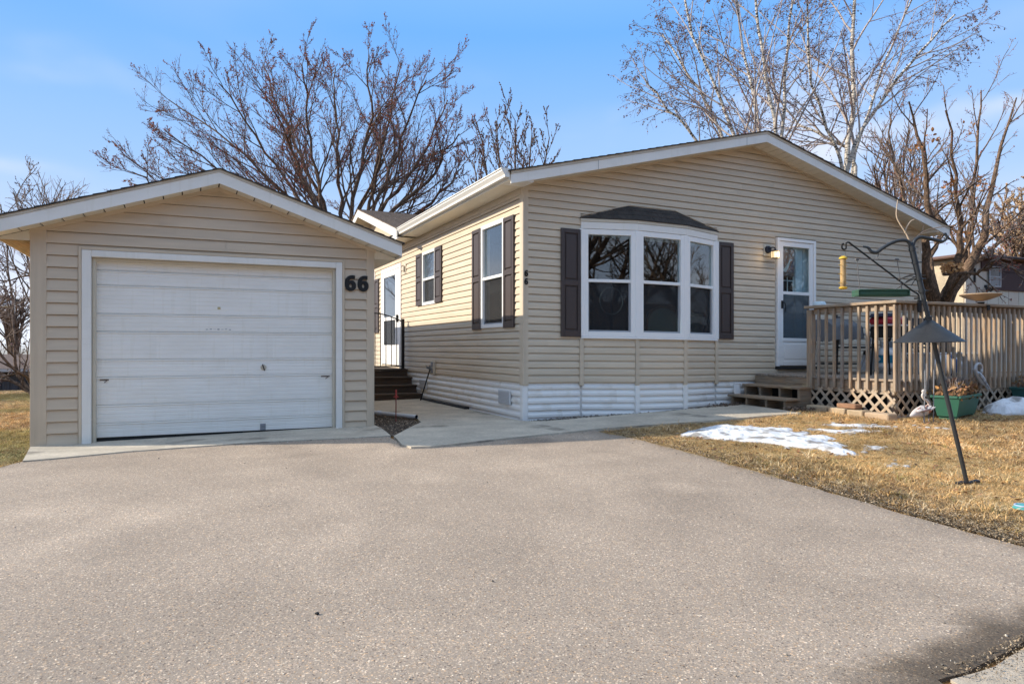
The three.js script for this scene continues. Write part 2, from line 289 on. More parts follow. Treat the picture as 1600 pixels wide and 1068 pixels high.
const bedPoly = ring([[-0.06, 0.06], [-0.05, 0.02], [0.9, 0.03], [1.72, 0.25], [2.6, 0.25], [3.5, 0.03], [3.6, 0.36], [0.2, 0.31]], 0.25, 0.03, 9);

{ // the land out to the horizon, fine near the camera
  const xs = [], zs = [];
  for (let x = -300; x <= 300;) { xs.push(x); x += Math.abs(x) < 12 ? 0.22 : Math.abs(x) < 40 ? 1.5 : 20; }
  for (let z = -300; z <= 120;) { zs.push(z); z += z > -6 && z < 12 ? 0.22 : z > -40 && z < 30 ? 1.2 : 20; }
  const pos = [], uv = [], col = [], idx = [];
  const dEdge = ring(driveEdge.concat([[0.3, 1.56]]), 9);
  zs.forEach((z) => xs.forEach((x) => {
    const bump = x > 0.3 && z > 1.5 && z < 9 && x < 14 ? 0.03 * (fbm(x * 1.2, z * 1.2, 3) - 0.5) : 0;
    pos.push(x, ground(x, z) + bump, z); uv.push(x, z);
    const d = x > 0 ? openDist(driveEdge, x, z) : 9, mud = x > 0 ? (1 - sst(0.1, 0.75, d + 0.5 * (fbm(x * 2, z * 2, 4) - 0.5))) * sst(3.4, 5.2, z) : 0;
    const n = fbm(x * 0.7 + 9, z * 0.7, 4), k = 0.75 + 0.5 * n, gr = sst(0.45, 0.65, fbm(x * 0.5, z * 0.5 + 30, 4)) * (x < -5 ? 1 : 0.35);
    col.push(k * lerp(lerp(1, 0.8, gr), 0.32, mud), k * lerp(lerp(0.92, 0.86, gr), 0.30, mud), k * lerp(lerp(0.75, 0.62, gr), 0.34, mud));
  }));
  const W = xs.length;
  for (let j = 0; j < zs.length - 1; j++) for (let i = 0; i < W - 1; i++) { const a = j * W + i; idx.push(a, a + W, a + 1, a + 1, a + W, a + W + 1); }
  const g = new THREE.BufferGeometry(); g.setAttribute('position', new THREE.Float32BufferAttribute(pos, 3)); g.setAttribute('uv', new THREE.Float32BufferAttribute(uv, 2)); g.setAttribute('color', new THREE.Float32BufferAttribute(col, 3)); g.setIndex(idx); g.computeVertexNormals();
  struct('lawn', g, M.lawn);
}
const stainAt = (list, x, z) => list.reduce((k, [sx, sz, r, f]) => k * lerp(f, 1, sst(0.3, 1, Math.hypot(x - sx, z - sz) / r + 0.5 * (fbm(x * 5, z * 5, 3) - 0.5))), 1);
struct('driveway', sheet(drivePoly, 0.014, { thick: 0.03, edge: 0.085, color: (x, z) => {
  const n = fbm(x * 0.9 + 3, z * 0.9, 5), m = fbm(x * 3.1, z * 3.1 + 8, 4), d = openDist(driveEdge, x, z);
  const f = fbm(x * 9, z * 9 + 4, 3), worn = sst(0.56, 0.75, fbm(x * 1.7 + 11, z * 1.7 + 5, 5)), w2 = Math.exp(-(((x + 4.55 + 0.1 * Math.sin(z)) / 0.28) ** 2)) + Math.exp(-(((x + 2.95 + 0.1 * Math.sin(z * 0.8)) / 0.28) ** 2)); let k = (0.88 + 0.18 * n) * (0.86 + 0.28 * m) * (0.92 + 0.16 * f) * (1 + 0.10 * worn) * (1 - 0.05 * w2) * lerp(0.80, 1, sst(0.02, 0.3, d + 0.12 * (m - 0.5))) * stainAt([[-0.75, 1.75, 0.35, 0.72], [-3.3, 1.2, 0.6, 0.94], [-3.0, 3.4, 0.9, 1.08], [-4.5, 3.4, 0.4, 1.2], [-4.9, 3.9, 0.3, 1.2], [-2.75, 3.3, 0.4, 0.94], [-2.3, 3.1, 0.25, 1.2], [-3.2, 1.5, 0.25, 0.88], [-0.9, 4.6, 0.5, 0.9], [-5.0, 3.0, 0.28, 1.25], [-1.9, 4.9, 0.35, 1.14], [-3.6, 2.3, 0.4, 1.12], [-3.3, 4.3, 0.25, 1.15], [-1.4, 3.6, 0.9, 1.06], [-4.8, 4.9, 0.8, 0.93], [-2.2, 2.4, 0.7, 0.95]], x, z);
  const mud = 1 - sst(0.06, 0.19, Math.min(openDist([[0.3, 6.88], [-0.95, 6.91], [-2.05, 7.03]], x, z), openDist([[-0.9, 6.9], [-1.9, 7.03]], x, z)) + 0.16 * (fbm(x * 8, z * 8, 4) - 0.5));
  k *= lerp(1, 0.34, mud); return [k, k * lerp(0.985, 0.92, mud), k * lerp(0.965, 0.8, mud)];
} }), M.asphalt);
struct('street', sheet(ring(street, 6), 0.02, { thick: 0, edge: 6, color: () => [0.5, 0.5, 0.5] }), M.asphalt);
struct('concrete_apron', sheet(ring(apronPoly, 0.3), 0.026, { thick: 0.1 }), M.concrete);
struct('concrete_walkway', sheet(ring(walkPoly, 0.3, 0.012, 4), 0.035, { thick: 0.14 }), M.concrete);
struct('street_gutter', sheet(ring([[-1.70, 7.06], [-2.2, 8.6], [-2.6, 9.6], [2.5, 9.6], [2.8, 7.3], [0.4, 7.02], [-1.19, 7.01]], 0.12, 0.03, 6), 0.012, { thick: 0.1 }), mat([0.55, 0.48, 0.40], 0.95, { map: concreteMap, bumpMap: asphaltBump, bumpScale: 0.004 }));
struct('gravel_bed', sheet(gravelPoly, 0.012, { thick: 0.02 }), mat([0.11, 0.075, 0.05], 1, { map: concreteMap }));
struct('border_bed', sheet(bedPoly, 0.012, { thick: 0.02 }), mat([0.17, 0.13, 0.095], 1, { map: concreteMap }));
function scatter(name, geo, m, n, seed, place, tint) {     // countless small bits: one object
  const r = rng(seed), inst = new THREE.InstancedMesh(geo, m, n), d = new THREE.Object3D(), c = new THREE.Color(); inst.name = name; inst.userData.kind = 'stuff'; inst.castShadow = inst.receiveShadow = true;
  let k = 0;
  for (let tries = 0; k < n && tries < n * 30; tries++) { const p = place(r, d); if (!p) continue; d.updateMatrix(); inst.setMatrixAt(k, d.matrix); if (tint) { c.setRGB(...tint(r, d.position)); inst.setColorAt(k, c); } k++; }
  inst.count = k; return inst;
}
const pebble = new THREE.IcosahedronGeometry(1, 0);
const inPoly = (poly, r) => { const xs = poly.map((p) => p[0]), zs = poly.map((p) => p[1]), x0 = Math.min(...xs), z0 = Math.min(...zs); const x = x0 + r() * (Math.max(...xs) - x0), z = z0 + r() * (Math.max(...zs) - z0); return inside(poly, x, z) ? [x, z] : null; };
const pebblesIn = (poly, lift, s0, s1) => (r, d) => { const p = inPoly(poly, r); if (!p) return false; const s = s0 + (s1 - s0) * r() ** 2; d.position.set(p[0], ground(...p) + lift + s * 0.3, p[1]); d.rotation.set(r() * 6, r() * 6, r() * 6); d.scale.set(s * (1 + 0.5 * r()), s * 0.75, s); return true; };
const stoneTint = (r) => { const k = 0.16 + 0.5 * r() ** 1.6; return [k, k * (0.9 + 0.08 * r()), k * (0.78 + 0.14 * r())]; };
const bedStone = mat([1, 1, 1], 0.85);
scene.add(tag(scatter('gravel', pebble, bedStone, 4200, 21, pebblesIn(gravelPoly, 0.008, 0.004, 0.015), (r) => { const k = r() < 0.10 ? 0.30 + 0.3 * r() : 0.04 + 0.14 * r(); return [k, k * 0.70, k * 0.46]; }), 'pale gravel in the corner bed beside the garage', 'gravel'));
scene.add(tag(scatter('border_gravel', pebble, bedStone, 1500, 22, pebblesIn(bedPoly, 0.012, 0.008, 0.024), (r) => { const k = 0.05 + 0.4 * r() ** 2; return [k, k * 0.86, k * 0.7]; }), 'dark stones and dirt along the white house skirting', 'gravel'));

// ---------------------------------------------------------------- wall coverings
// a wall frame: u to the right as seen from outside, v up, w outwards
const frameOf = (ox, oz, ux, uz) => new THREE.Matrix4().makeBasis(V(ux, 0, uz), V(0, 1, 0), V(-uz, 0, ux)).setPosition(ox, 0, oz);
const PROFILE = {
  dutch: [[0, -0.008], [0, 0.0185], [0.10, 0.0185], [0.58, 0.0150], [0.70, 0.0095], [0.82, 0.0040], [0.94, 0.000]],
  lap: [[0, -0.008], [0, 0.021], [0.05, 0.0215], [0.955, 0.001]],
  rib: [[0, -0.004], [0.01, 0.018], [0.06, 0.0225], [0.38, 0.0225], [0.50, 0.018], [0.64, 0.007], [0.80, 0.002], [0.965, 0.0]],
};
function clipProfile(prof, a, b) {
  const out = []; const atf = (t) => { for (let i = prof.length - 1; i > 0; i--) if (t >= prof[i - 1][0] && t <= prof[i][0] && prof[i][0] > prof[i - 1][0]) return lerp(prof[i - 1][1], prof[i][1], (t - prof[i - 1][0]) / (prof[i][0] - prof[i - 1][0])); return prof[prof.length - 1][1]; };
  if (a > 0) out.push([a, atf(a)]);
  for (const p of prof) if (p[0] >= a && p[0] <= b && !(a > 0 && p[0] <= a)) out.push(p);
  if (b < prof[prof.length - 1][0]) out.push([b, atf(b)]);
  return out;
}
function boardGeo(F, prof, va, pitch, uL, uR, r) {
  const tri = [], uv = [], wob = () => 0; let s = 0;
  for (let i = 0; i < prof.length - 1; i++) {
    const [t0, w0] = prof[i], [t1, w1] = prof[i + 1], y0 = va + t0 * pitch, y1 = va + t1 * pitch, l0 = uL(y0), l1 = uL(y1), r0 = uR(y0), r1 = uR(y1), d = Math.hypot(y1 - y0, w1 - w0);
    tri.push(l0, y0, w0, r0, y0, w0, r1, y1, w1, l0, y0, w0, r1, y1, w1, l1, y1, w1);
    uv.push(l0 + r, s + r, r0 + r, s + r, r1 + r, s + d + r, l0 + r, s + r, r1 + r, s + d + r, l1 + r, s + d + r); s += d;
  }
  return fromTris(tri, uv).applyMatrix4(F);
}
// cover a wall with courses; openings [u0,u1,v0,v1]; limits(v) gives the wall's ends
function courses(parent, name, F, limits, v0, v1, pitch, profile, m, openings = [], kinks = []) {
  const r = rng(Math.round((v0 + pitch * 7 + limits(v0)[1]) * 1000));
  for (let va = v0; va < v1 - 0.01; va += pitch) {
    const vb = Math.min(va + pitch, v1), cuts = [va, vb, ...openings.flatMap((o) => [o[2], o[3]]), ...kinks].filter((v) => v >= va && v <= vb).sort((a, b) => a - b);
    for (let k = 0; k < cuts.length - 1; k++) {
      const a = cuts[k], b = cuts[k + 1]; if (b - a < 0.004) continue;
      const mid = (a + b) / 2, [L, Rr] = limits(mid); if (Rr - L < 0.03) continue;
      let spans = [[L, Rr, true, true]];
      for (const o of openings) if (o[2] < mid && o[3] > mid) spans = spans.flatMap(([p, q, e, f]) => (o[1] <= p || o[0] >= q ? [[p, q, e, f]] : [...(o[0] > p ? [[p, o[0], e, false]] : []), ...(o[1] < q ? [[o[1], q, false, f]] : [])]));
      const prof = clipProfile(PROFILE[profile], (a - va) / pitch, b >= vb - 1e-6 ? (vb - va) / pitch : (b - va) / pitch);
      if (prof.length < 2) continue;
      for (const [p, q, e, f] of spans.flatMap(([p, q, e, f]) => { if (q - p < 2.6 || profile === 'rib') return [[p, q, e, f]]; const c = p + (q - p) * (0.25 + 0.5 * hash(Math.round(va / pitch / 2) * 13, Math.round(q * 7))); return [[p, c - 0.0015, e, false], [c + 0.0015, q, false, f]]; })) if (q - p > 0.02) add(parent, name, boardGeo(F, prof, va, pitch, (y) => (e ? Math.min(limits(y)[0], q) : p), (y) => (f ? Math.max(limits(y)[1], e ? limits(y)[0] : p) : q), r() * 5), m);
    }
  }
}
const wbox = (F, u0, u1, v0, v1, w0, w1, b = 0.003) => box(u0, u1, v0, v1, w0, w1, b).applyMatrix4(F);
function slidingWindow(parent, F, u0, u1, v0, v1, mid, fw = 0.055, screen = true) {
  const W = (...a) => wbox(F, ...a), fr = [W(u0, u0 + fw, v0, v1, -0.05, 0.032), W(u1 - fw, u1, v0, v1, -0.05, 0.032), W(u0 + fw, u1 - fw, v1 - fw, v1, -0.05, 0.030), W(u0 + fw, u1 - fw, v0, v0 + fw * 0.9, -0.05, 0.034), W(u0 + fw, u1 - fw, mid - 0.022, mid + 0.022, -0.045, 0.022)];
  const o = add(parent, 'window', fr, M.whiteClean);
  add(o, 'pane', W(u0 + fw, u1 - fw, mid + 0.022, v1 - fw, -0.012, -0.008, 0), M.glass);
  add(o, 'pane', W(u0 + fw + 0.02, u1 - fw - 0.02, v0 + fw + 0.02, mid - 0.022, -0.032, -0.028, 0), M.glass);
  const s = [W(u0 + fw, u0 + fw + 0.018, v0 + fw * 0.9, mid - 0.022, -0.02, 0.004), W(u1 - fw - 0.026, u1 - fw, v0 + fw * 0.9, mid - 0.022, -0.02, 0.004), W(u0 + fw + 0.018, u1 - fw - 0.026, v0 + fw * 0.9, v0 + fw * 0.9 + 0.022, -0.02, 0.004)];
  add(o, 'sash', s, M.greyFrame);
  if (screen) add(o, 'insect_screen', W(u0 + fw + 0.018, u1 - fw - 0.026, v0 + fw * 0.9 + 0.022, mid - 0.022, -0.014, -0.012, 0), M.screen);
  return o;
}
function shutter(parent, F, u0, u1, v0, v1) {
  const W = (...a) => wbox(F, ...a), s = 0.055, m = v0 + (v1 - v0) * 0.50, parts = [W(u0, u1, v0, v1, 0.016, 0.026)];
  for (const [a, b, c, d] of [[u0, u0 + s, v0, v1], [u1 - s, u1, v0, v1], [u0 + s, u1 - s, v1 - 0.06, v1], [u0 + s, u1 - s, v0, v0 + 0.09], [u0 + s, u1 - s, m - 0.04, m + 0.04]]) parts.push(W(a, b, c, d, 0.026, 0.046, 0.004));
  for (const [c, d] of [[v0 + 0.09, m - 0.04], [m + 0.04, v1 - 0.06]]) parts.push(W(u0 + s + 0.022, u1 - s - 0.022, c + 0.022, d - 0.022, 0.024, 0.042, 0.012));
  return add(parent, 'shutter', parts, M.shutter);
}
function soffitRun(parent, n, at0, step, geo, m = M.soffit) { for (let i = 0; i < n; i++) add(parent, 'soffit_panel', geo(at0 + i * step, at0 + (i + 1) * step - 0.006), m); }

// ---------------------------------------------------------------- the house
const house = thing('house', 'beige vinyl-sided house with a three-part bay window and dark shutters', 'house', 0, 0.05, 0);
SETTLE = 0.0115;
const FRONT = frameOf(0, 0, 1, 0), SIDE = frameOf(0, -14, 0, 1);      // on SIDE u = z + 14
const HW = 8.18, RIDGE_X = 4.09, SL = 0.2565, RIDGE_Y = 4.565, EAVE = 3.31, SIDING_LOW = 0.625, PITCH = 0.1016;
const topAt = (x) => RIDGE_Y - SL * Math.abs(x - RIDGE_X), underAt = (x) => topAt(x) - 0.178;
const BAY = [[0.91, 0], [1.70, 0.235], [2.56, 0.235], [3.34, 0]], BAY_SILL = 1.255, BAY_HEAD = 2.80, BAY_TOP = 2.955;
{
  const shape = new THREE.Shape([[0.02, 0.61], [HW, 0.61], [HW, underAt(HW)], [RIDGE_X, underAt(RIDGE_X)], [0, underAt(0)]].map((p) => new THREE.Vector2(...p)));
  const hole = (a, b, c, d) => shape.holes.push(new THREE.Path([[a, c], [b, c], [b, d], [a, d]].map((p) => new THREE.Vector2(...p))));
  hole(0.93, 3.32, 0.66, 2.93); hole(4.63, 5.44, 0.86, 2.93);
  const g = new THREE.ExtrudeGeometry(shape, { depth: 0.1, bevelEnabled: false }); g.translate(0, 0, -0.112); g.computeVertexNormals();
  const front = add(house, 'front_wall', boxUV(g), M.trim);
  const doorHole = [4.575, 5.49, 0.80, 2.985], bayHole = [0.895, 3.355, -1, 3.02];
  courses(front, 'siding_board', FRONT, (v) => { const x = Math.max(0, RIDGE_X - Math.max(0, (underAt(RIDGE_X) - v) / SL)) ; return [Math.max(0.062, x), Math.min(HW - 0.062, 2 * RIDGE_X - x)]; }, SIDING_LOW, underAt(RIDGE_X) - 0.02, PITCH, 'dutch', M.siding, [doorHole, bayHole], [underAt(0)]);
  const s2 = new THREE.Shape([[0, 0.61], [13.98, 0.61], [13.98, EAVE], [0, EAVE]].map((p) => new THREE.Vector2(...p)));
  const w1 = [12.524, 13.402, 1.40, 2.985], w2 = [9.474, 10.276, 1.92, 2.955], w3 = [3.8, 5.62, 1.5, 2.95], dr = [6.30, 7.95, 0.70, 2.93];
  for (const o of [w1, w2, w3, dr]) s2.holes.push(new THREE.Path([[o[0] + 0.03, o[2] + 0.03], [o[1] - 0.03, o[2] + 0.03], [o[1] - 0.03, o[3] - 0.03], [o[0] + 0.03, o[3] - 0.03]].map((p) => new THREE.Vector2(...p))));
  const g2 = new THREE.ExtrudeGeometry(s2, { depth: 0.1, bevelEnabled: false }); g2.translate(0, 0, -0.112); g2.applyMatrix4(SIDE); g2.computeVertexNormals();
  const side = add(house, 'side_wall', boxUV(g2), M.trim);
  courses(side, 'siding_board', SIDE, () => [0.06, 13.938], SIDING_LOW, EAVE - 0.01, PITCH, 'dutch', M.siding, [w1, w2, w3, dr]);
  slidingWindow(house, SIDE, ...w1, 2.16, 0.06); slidingWindow(house, SIDE, ...w2, 2.42, 0.055); slidingWindow(house, SIDE, ...w3, 2.2);
  for (const [a, b, c, d] of [[13.402, 13.755, 1.385, 2.965], [12.172, 12.524, 1.385, 2.965], [10.276, 10.65, 1.93, 2.945], [9.10, 9.474, 1.93, 2.945], [5.64, 6.02, 1.46, 2.76]]) shutter(house, SIDE, a, b, c, d);
  add(house, 'frieze_board', wbox(SIDE, 0.06, 13.95, EAVE - 0.105, EAVE, 0.004, 0.028), M.trim);
  add(house, 'corner_trim', [wbox(FRONT, -0.016, 0.066, 0.585, underAt(0) - 0.01, -0.01, 0.02), wbox(SIDE, 13.91, 13.998, 0.585, EAVE, -0.01, 0.019)], M.trim);
  add(house, 'corner_trim', wbox(FRONT, HW - 0.07, HW + 0.016, 0.6, underAt(HW) - 0.01, -0.08, 0.02), M.trim);
  add(house, 'rear_wall', [box(HW - 0.1, HW, -0.2, EAVE, -14, -0.11, 0), box(0.11, HW - 0.11, -0.2, EAVE, -14, -13.9, 0)], M.trim);
  // rooms behind the glass
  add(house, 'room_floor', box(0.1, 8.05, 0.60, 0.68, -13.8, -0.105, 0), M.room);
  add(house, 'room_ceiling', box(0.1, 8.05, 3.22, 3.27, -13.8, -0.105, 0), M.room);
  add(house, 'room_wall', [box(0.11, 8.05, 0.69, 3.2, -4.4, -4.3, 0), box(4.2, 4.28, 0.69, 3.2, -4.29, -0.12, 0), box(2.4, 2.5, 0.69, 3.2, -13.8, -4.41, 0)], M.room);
  add(house, 'window_valance', [box(1.0, 3.2, 2.74, 2.93, -0.14, -0.12, 0.01)], mat([0.35, 0.34, 0.32], 0.9));
}
{ // bay window: three facets from the ground to the little hip roof
  const bay = add(house, 'bay_window', [box(0.915, 3.335, BAY_HEAD + 0.02, BAY_HEAD + 0.05, -0.1, -0.02, 0)], M.whiteClean), tri = [];
  for (let i = 0; i < 3; i++) {
    const [a, b] = [BAY[i], BAY[i + 1]], L = Math.hypot(b[0] - a[0], b[1] - a[1]), F = frameOf(a[0], a[1], (b[0] - a[0]) / L, (b[1] - a[1]) / L);
    const e0 = i === 0 ? 0.04 : 0.035, e1 = i === 2 ? 0.04 : 0.035;
    slidingWindow(house, F, e0 * 0.6, L - e1 * 0.6, BAY_SILL + 0.02, BAY_HEAD, 2.07, 0.075, true);
    add(house, 'bay_panel', wbox(F, 0.01, L - 0.01, 0.61, BAY_SILL, -0.04, -0.002, 0), M.trim);
    courses(house, 'siding_board', F, () => [0.03, L - 0.03], SIDING_LOW, BAY_SILL - 0.012, PITCH, 'dutch', M.siding);
    add(bay, 'header', [wbox(F, -0.012, L + 0.012, BAY_HEAD + 0.004, BAY_TOP - 0.055, -0.04, 0.036, 0.003)], M.white);
    add(bay, 'drip_edge', [wbox(F, -0.016, L + 0.016, BAY_TOP - 0.053, BAY_TOP - 0.01, -0.02, 0.042, 0.002)], M.cream);
    add(bay, 'sill', [wbox(F, -0.012, L + 0.012, BAY_SILL - 0.012, BAY_SILL + 0.018, -0.04, 0.045, 0.004)], M.whiteClean);
  }
  const post = (x, z, y0, y1, w, m, n, r = 0.018) => add(house, n, box(x - w / 2, x + w / 2, y0, y1, z - 0.012, z + r, 0.003), m);
  for (const [x, z] of [[0.905, 0.012], [1.70, 0.235], [2.56, 0.235], [3.345, 0.012]]) { post(x, z, 0.575, BAY_SILL - 0.013, 0.062, M.trim, 'bay_trim', 0.026); post(x, z, BAY_SILL + 0.02, BAY_HEAD, 0.075, M.whiteClean, 'mullion', 0.034); }
  for (const [x, z] of [[1.70, 0.235], [2.56, 0.235]]) post(x, z, -0.1, 0.574, 0.062, M.skirt, 'skirting_post', 0.03);
  // hip roof in shingle tabs
  const T = [[1.72, 3.195], [2.53, 3.195]], base = [[0.87, 0.03], [1.685, 0.29], [2.575, 0.29], [3.385, 0.03]], yb = BAY_TOP - 0.008, r = rng(5);
  const facet = (p) => { for (let c = 0; c < 3; c++) { const t0 = c / 3, t1 = Math.min(1, (c + 1.06) / 3), n = Math.max(1, Math.round(3 - c * 0.6)); for (let k = 0; k < n; k++) {
    const q = (s, t, l) => { const A = p[0].clone().lerp(p[3], t), B = p[1].clone().lerp(p[2], t), o = A.lerp(B, s); o.y += l; return o; }, s0 = k / n + (k ? 0.006 : 0), s1 = (k + 1) / n;
    const lo = 0.012 + r() * 0.003, hi = 0.004, P = [q(s0, t0, lo), q(s1, t0, lo), q(s1, t1, hi), q(s0, t1, hi)], Q = [q(s0, t0, 0), q(s1, t0, 0), q(s1, t1, 0), q(s0, t1, 0)], t = [];
    const quad = (a, b, c2, d) => { for (const v of [a, b, c2, a, c2, d]) t.push(v.x, v.y, v.z); };
    quad(P[0], P[1], P[2], P[3]); quad(Q[0], Q[1], P[1], P[0]); quad(Q[0], P[0], P[3], Q[3]); quad(P[1], Q[1], Q[2], P[2]);
    add(bay, 'shingle', fromTris(t), M.shingle); } } };
  const B = base.map((p) => V(p[0], yb, p[1])), TL = V(T[0][0], T[0][1], 0.022), TR = V(T[1][0], T[1][1], 0.022);
  facet([B[0], B[1], TL, TL.clone().add(V(-0.02, 0, 0))]); facet([B[1], B[2], TR, TL]); facet([B[2], B[3], TR.clone().add(V(0.02, 0, 0)), TR]);
  add(house, 'roof_flashing', [tube([V(0.88, 2.985, 0.02), V(1.72, 3.215, 0.02)], 0.008, 5), tube([V(1.72, 3.215, 0.02), V(2.53, 3.215, 0.02)], 0.008, 5), tube([V(2.53, 3.215, 0.02), V(3.38, 2.985, 0.02)], 0.008, 5)], M.trim);
  // front shutters
  shutter(house, FRONT, 0.568, 0.89, 1.262, 2.785); shutter(house, FRONT, 3.365, 3.678, 1.275, 2.80);
}
{ // skirting of ribbed white vinyl
  const rib = (F, a, b, top, n = 'skirting_panel') => courses(house, n, F, () => [a, b], -0.06, top, 0.0975, 'rib', M.skirt);
  const back = (F, a, b) => add(house, 'skirting_back', wbox(F, a, b, -0.1, 0.62, -0.05, -0.001, 0), M.skirt);
  rib(frameOf(0, -0.02, 1, 0), 0.07, 0.89, SIDING_LOW + 0.005); back(frameOf(0, -0.02, 1, 0), 0.0, 0.91);
  for (let i = 0; i < 3; i++) { const [a, b] = [BAY[i], BAY[i + 1]], L = Math.hypot(b[0] - a[0], b[1] - a[1]), F = frameOf(a[0], a[1] - 0.022, (b[0] - a[0]) / L, (b[1] - a[1]) / L); rib(F, 0.02, L - 0.02, SIDING_LOW + 0.005); back(F, 0, L); }
  rib(frameOf(0, -0.02, 1, 0), 3.36, 8.1, SIDING_LOW + 0.005); back(frameOf(0, -0.02, 1, 0), 3.34, 8.15);
  const S = frameOf(0.02, -14, 0, 1);
  rib(S, 0.1, 13.92, SIDING_LOW + 0.005); back(S, 0, 13.98);
  add(house, 'skirting_post', [box(-0.012, 0.068, -0.05, 0.584, -0.012, 0.004, 0.004), box(-0.0135, 0.0, -0.05, 0.584, -0.085, 0.002, 0.004)], M.skirt);
  for (const [z0, z1, y0, y1] of [[-0.80, -0.40, 0.285, 0.485], [-4.70, -4.28, 0.29, 0.475]]) {
    const v = add(house, 'skirting_vent', box(-0.03, -0.002, y0, y1, z0, z1, 0.004), mat([0.62, 0.63, 0.63], 0.5)), l = [];
    for (let i = 0; i < 9; i++) l.push(box(-0.036, -0.029, y0 + 0.018 + i * 0.019, y0 + 0.028 + i * 0.019, z0 + 0.02, z1 - 0.02, 0.001)); add(v, 'vent_louvre', l, mat([0.5, 0.51, 0.52], 0.5));
  }
}
{ // roof, rake boards, soffits, gutter
  const x0 = -0.34, x1 = HW + 0.34, zF = 0.335, zB = -14.3, yl = topAt(x0);
  const roof = add(house, 'roof', [prism([[x0 - 0.02, yl - 0.03], [RIDGE_X, RIDGE_Y - 0.025], [x1 + 0.02, topAt(x1) - 0.03], [x1 + 0.02, topAt(x1) - 0.045], [RIDGE_X, RIDGE_Y - 0.045], [x0 - 0.02, yl - 0.045]], zB, zF - 0.03)], M.dark);
  const sh = []; const r = rng(31);
  for (const s of [-1, 1]) for (let i = 0; i < 33; i++) { const d0 = 4.47 - i * 0.137, d1 = Math.max(0, d0 - 0.15), X = (d) => RIDGE_X + s * d, Y = (d) => RIDGE_Y - SL * d; const e = zF + 0.022 + r() * 0.012; sh.push(prism([[X(d0), Y(d0) - 0.024], [X(d0), Y(d0) - 0.005], [X(d1), Y(d1) - 0.014], [X(d1), Y(d1) - 0.024]], zB, e)); }
  const shingles = add(roof, 'shingles', sh, M.shingle); shingles.userData.kind = 'stuff';
  for (const s of [-1, 1]) {
    const X = (d) => RIDGE_X + s * d, d1 = s < 0 ? RIDGE_X - x0 + 0.0 : x1 - RIDGE_X, Y = (d) => RIDGE_Y - SL * d, quad = (t, b, z0, z1) => prism([[X(0.0), Y(0) - t], [X(d1), Y(d1) - t], [X(d1), Y(d1) - b], [X(0), Y(0) - b]], z0, z1);
    const fz = add(house, 'rake_board', [quad(0.062, 0.186, zF - 0.022, zF)], M.white);
    add(fz, 'drip_edge', [quad(0.024, 0.060, zF - 0.02, zF + 0.009)], M.cream);
    if (s < 0) for (const d of [0.42, 3.1]) add(fz, 'board_joint', prism([[X(d), Y(d) - 0.03], [X(d) + 0.006, Y(d) - 0.03], [X(d) + 0.006, Y(d) - 0.186], [X(d), Y(d) - 0.186]], zF - 0.01, zF + 0.0015), M.grey);
    const n = 29, st = (4.09 - 0.02) / n;           // rake soffit in grooved panels
    for (let i = 0; i < n; i++) { const a = 0.01 + i * st, b = a + st - 0.011; add(house, 'soffit_panel', prism([[X(a), Y(a) - 0.166], [X(b), Y(b) - 0.166], [X(b), Y(b) - 0.176], [X(a), Y(a) - 0.176]].map((p) => p), 0.004, zF - 0.023), M.soffit); }
    add(house, 'soffit_channel', prism([[X(0), Y(0) - 0.176], [X(4.05), Y(4.05) - 0.176], [X(4.05), Y(4.05) - 0.205], [X(0), Y(0) - 0.205]], 0.004, 0.03), M.trim);
  }
  // eaves
  for (const [a, b] of [[x0, 0], [HW, x1]]) { const n = 24; for (let i = 0; i < n; i++) add(house, 'soffit_panel', box(a, b, EAVE - 0.012, EAVE, -14 + i * 0.5833, -14 + (i + 1) * 0.5833 - 0.006, 0.002), M.soffit); add(house, 'soffit_return', [prism([[a, EAVE - 0.012], [b, EAVE - 0.012], [b, EAVE + 0.05], [a, EAVE + 0.05]], 0.003, zF - 0.024)], M.white); }
  add(house, 'eave_fascia', [box(x0 - 0.018, x0 - 0.001, EAVE - 0.016, yl - 0.04, -14.2, zF - 0.026, 0.003)], M.white);
  add(house, 'eave_fascia', [box(x1 + 0.001, x1 + 0.018, EAVE - 0.016, topAt(x1) - 0.04, -14.2, zF - 0.026, 0.003)], M.white);
  const gx = x0 - 0.02, gy = EAVE + 0.012, prof = [[0, 0], [-0.065, 0], [-0.070, 0.03], [-0.105, 0.075], [-0.105, 0.098], [-0.12, 0.102], [-0.12, 0.115], [-0.100, 0.115], [-0.098, 0.080], [-0.062, 0.034], [-0.058, 0.006], [-0.006, 0.006], [-0.006, 0.105], [0, 0.105]];
  const gutter = add(house, 'gutter', prism(prof.map(([a, b]) => [gx + a, gy + b]), -4.9, zF - 0.01), M.white);
  add(gutter, 'end_cap', prism([[0, 0.001], [-0.064, 0.001], [-0.07, 0.03], [-0.104, 0.075], [-0.119, 0.103], [-0.119, 0.114], [0, 0.114]].map(([a, b]) => [gx + a, gy + b]), zF - 0.009, zF - 0.004), M.white);
  // gable over the side wall, further back
  const gz = -8.27, gt = 4.45, sl = 0.285, half = 3.5, gx0 = -0.47, quadZ = (s, t, b, xa, xb) => prismX([[gz, gt - t], [gz + s * half, gt - t - sl * half], [gz + s * half, gt - b - sl * half], [gz, gt - b]], xa, xb);
  const cross = add(house, 'side_gable', prismX([[gz - half + 0.3, gt - 0.17 - sl * (half - 0.3)], [gz, gt - 0.17], [gz + half - 0.3, gt - 0.17 - sl * (half - 0.3)]], -0.06, 0.0), M.siding);
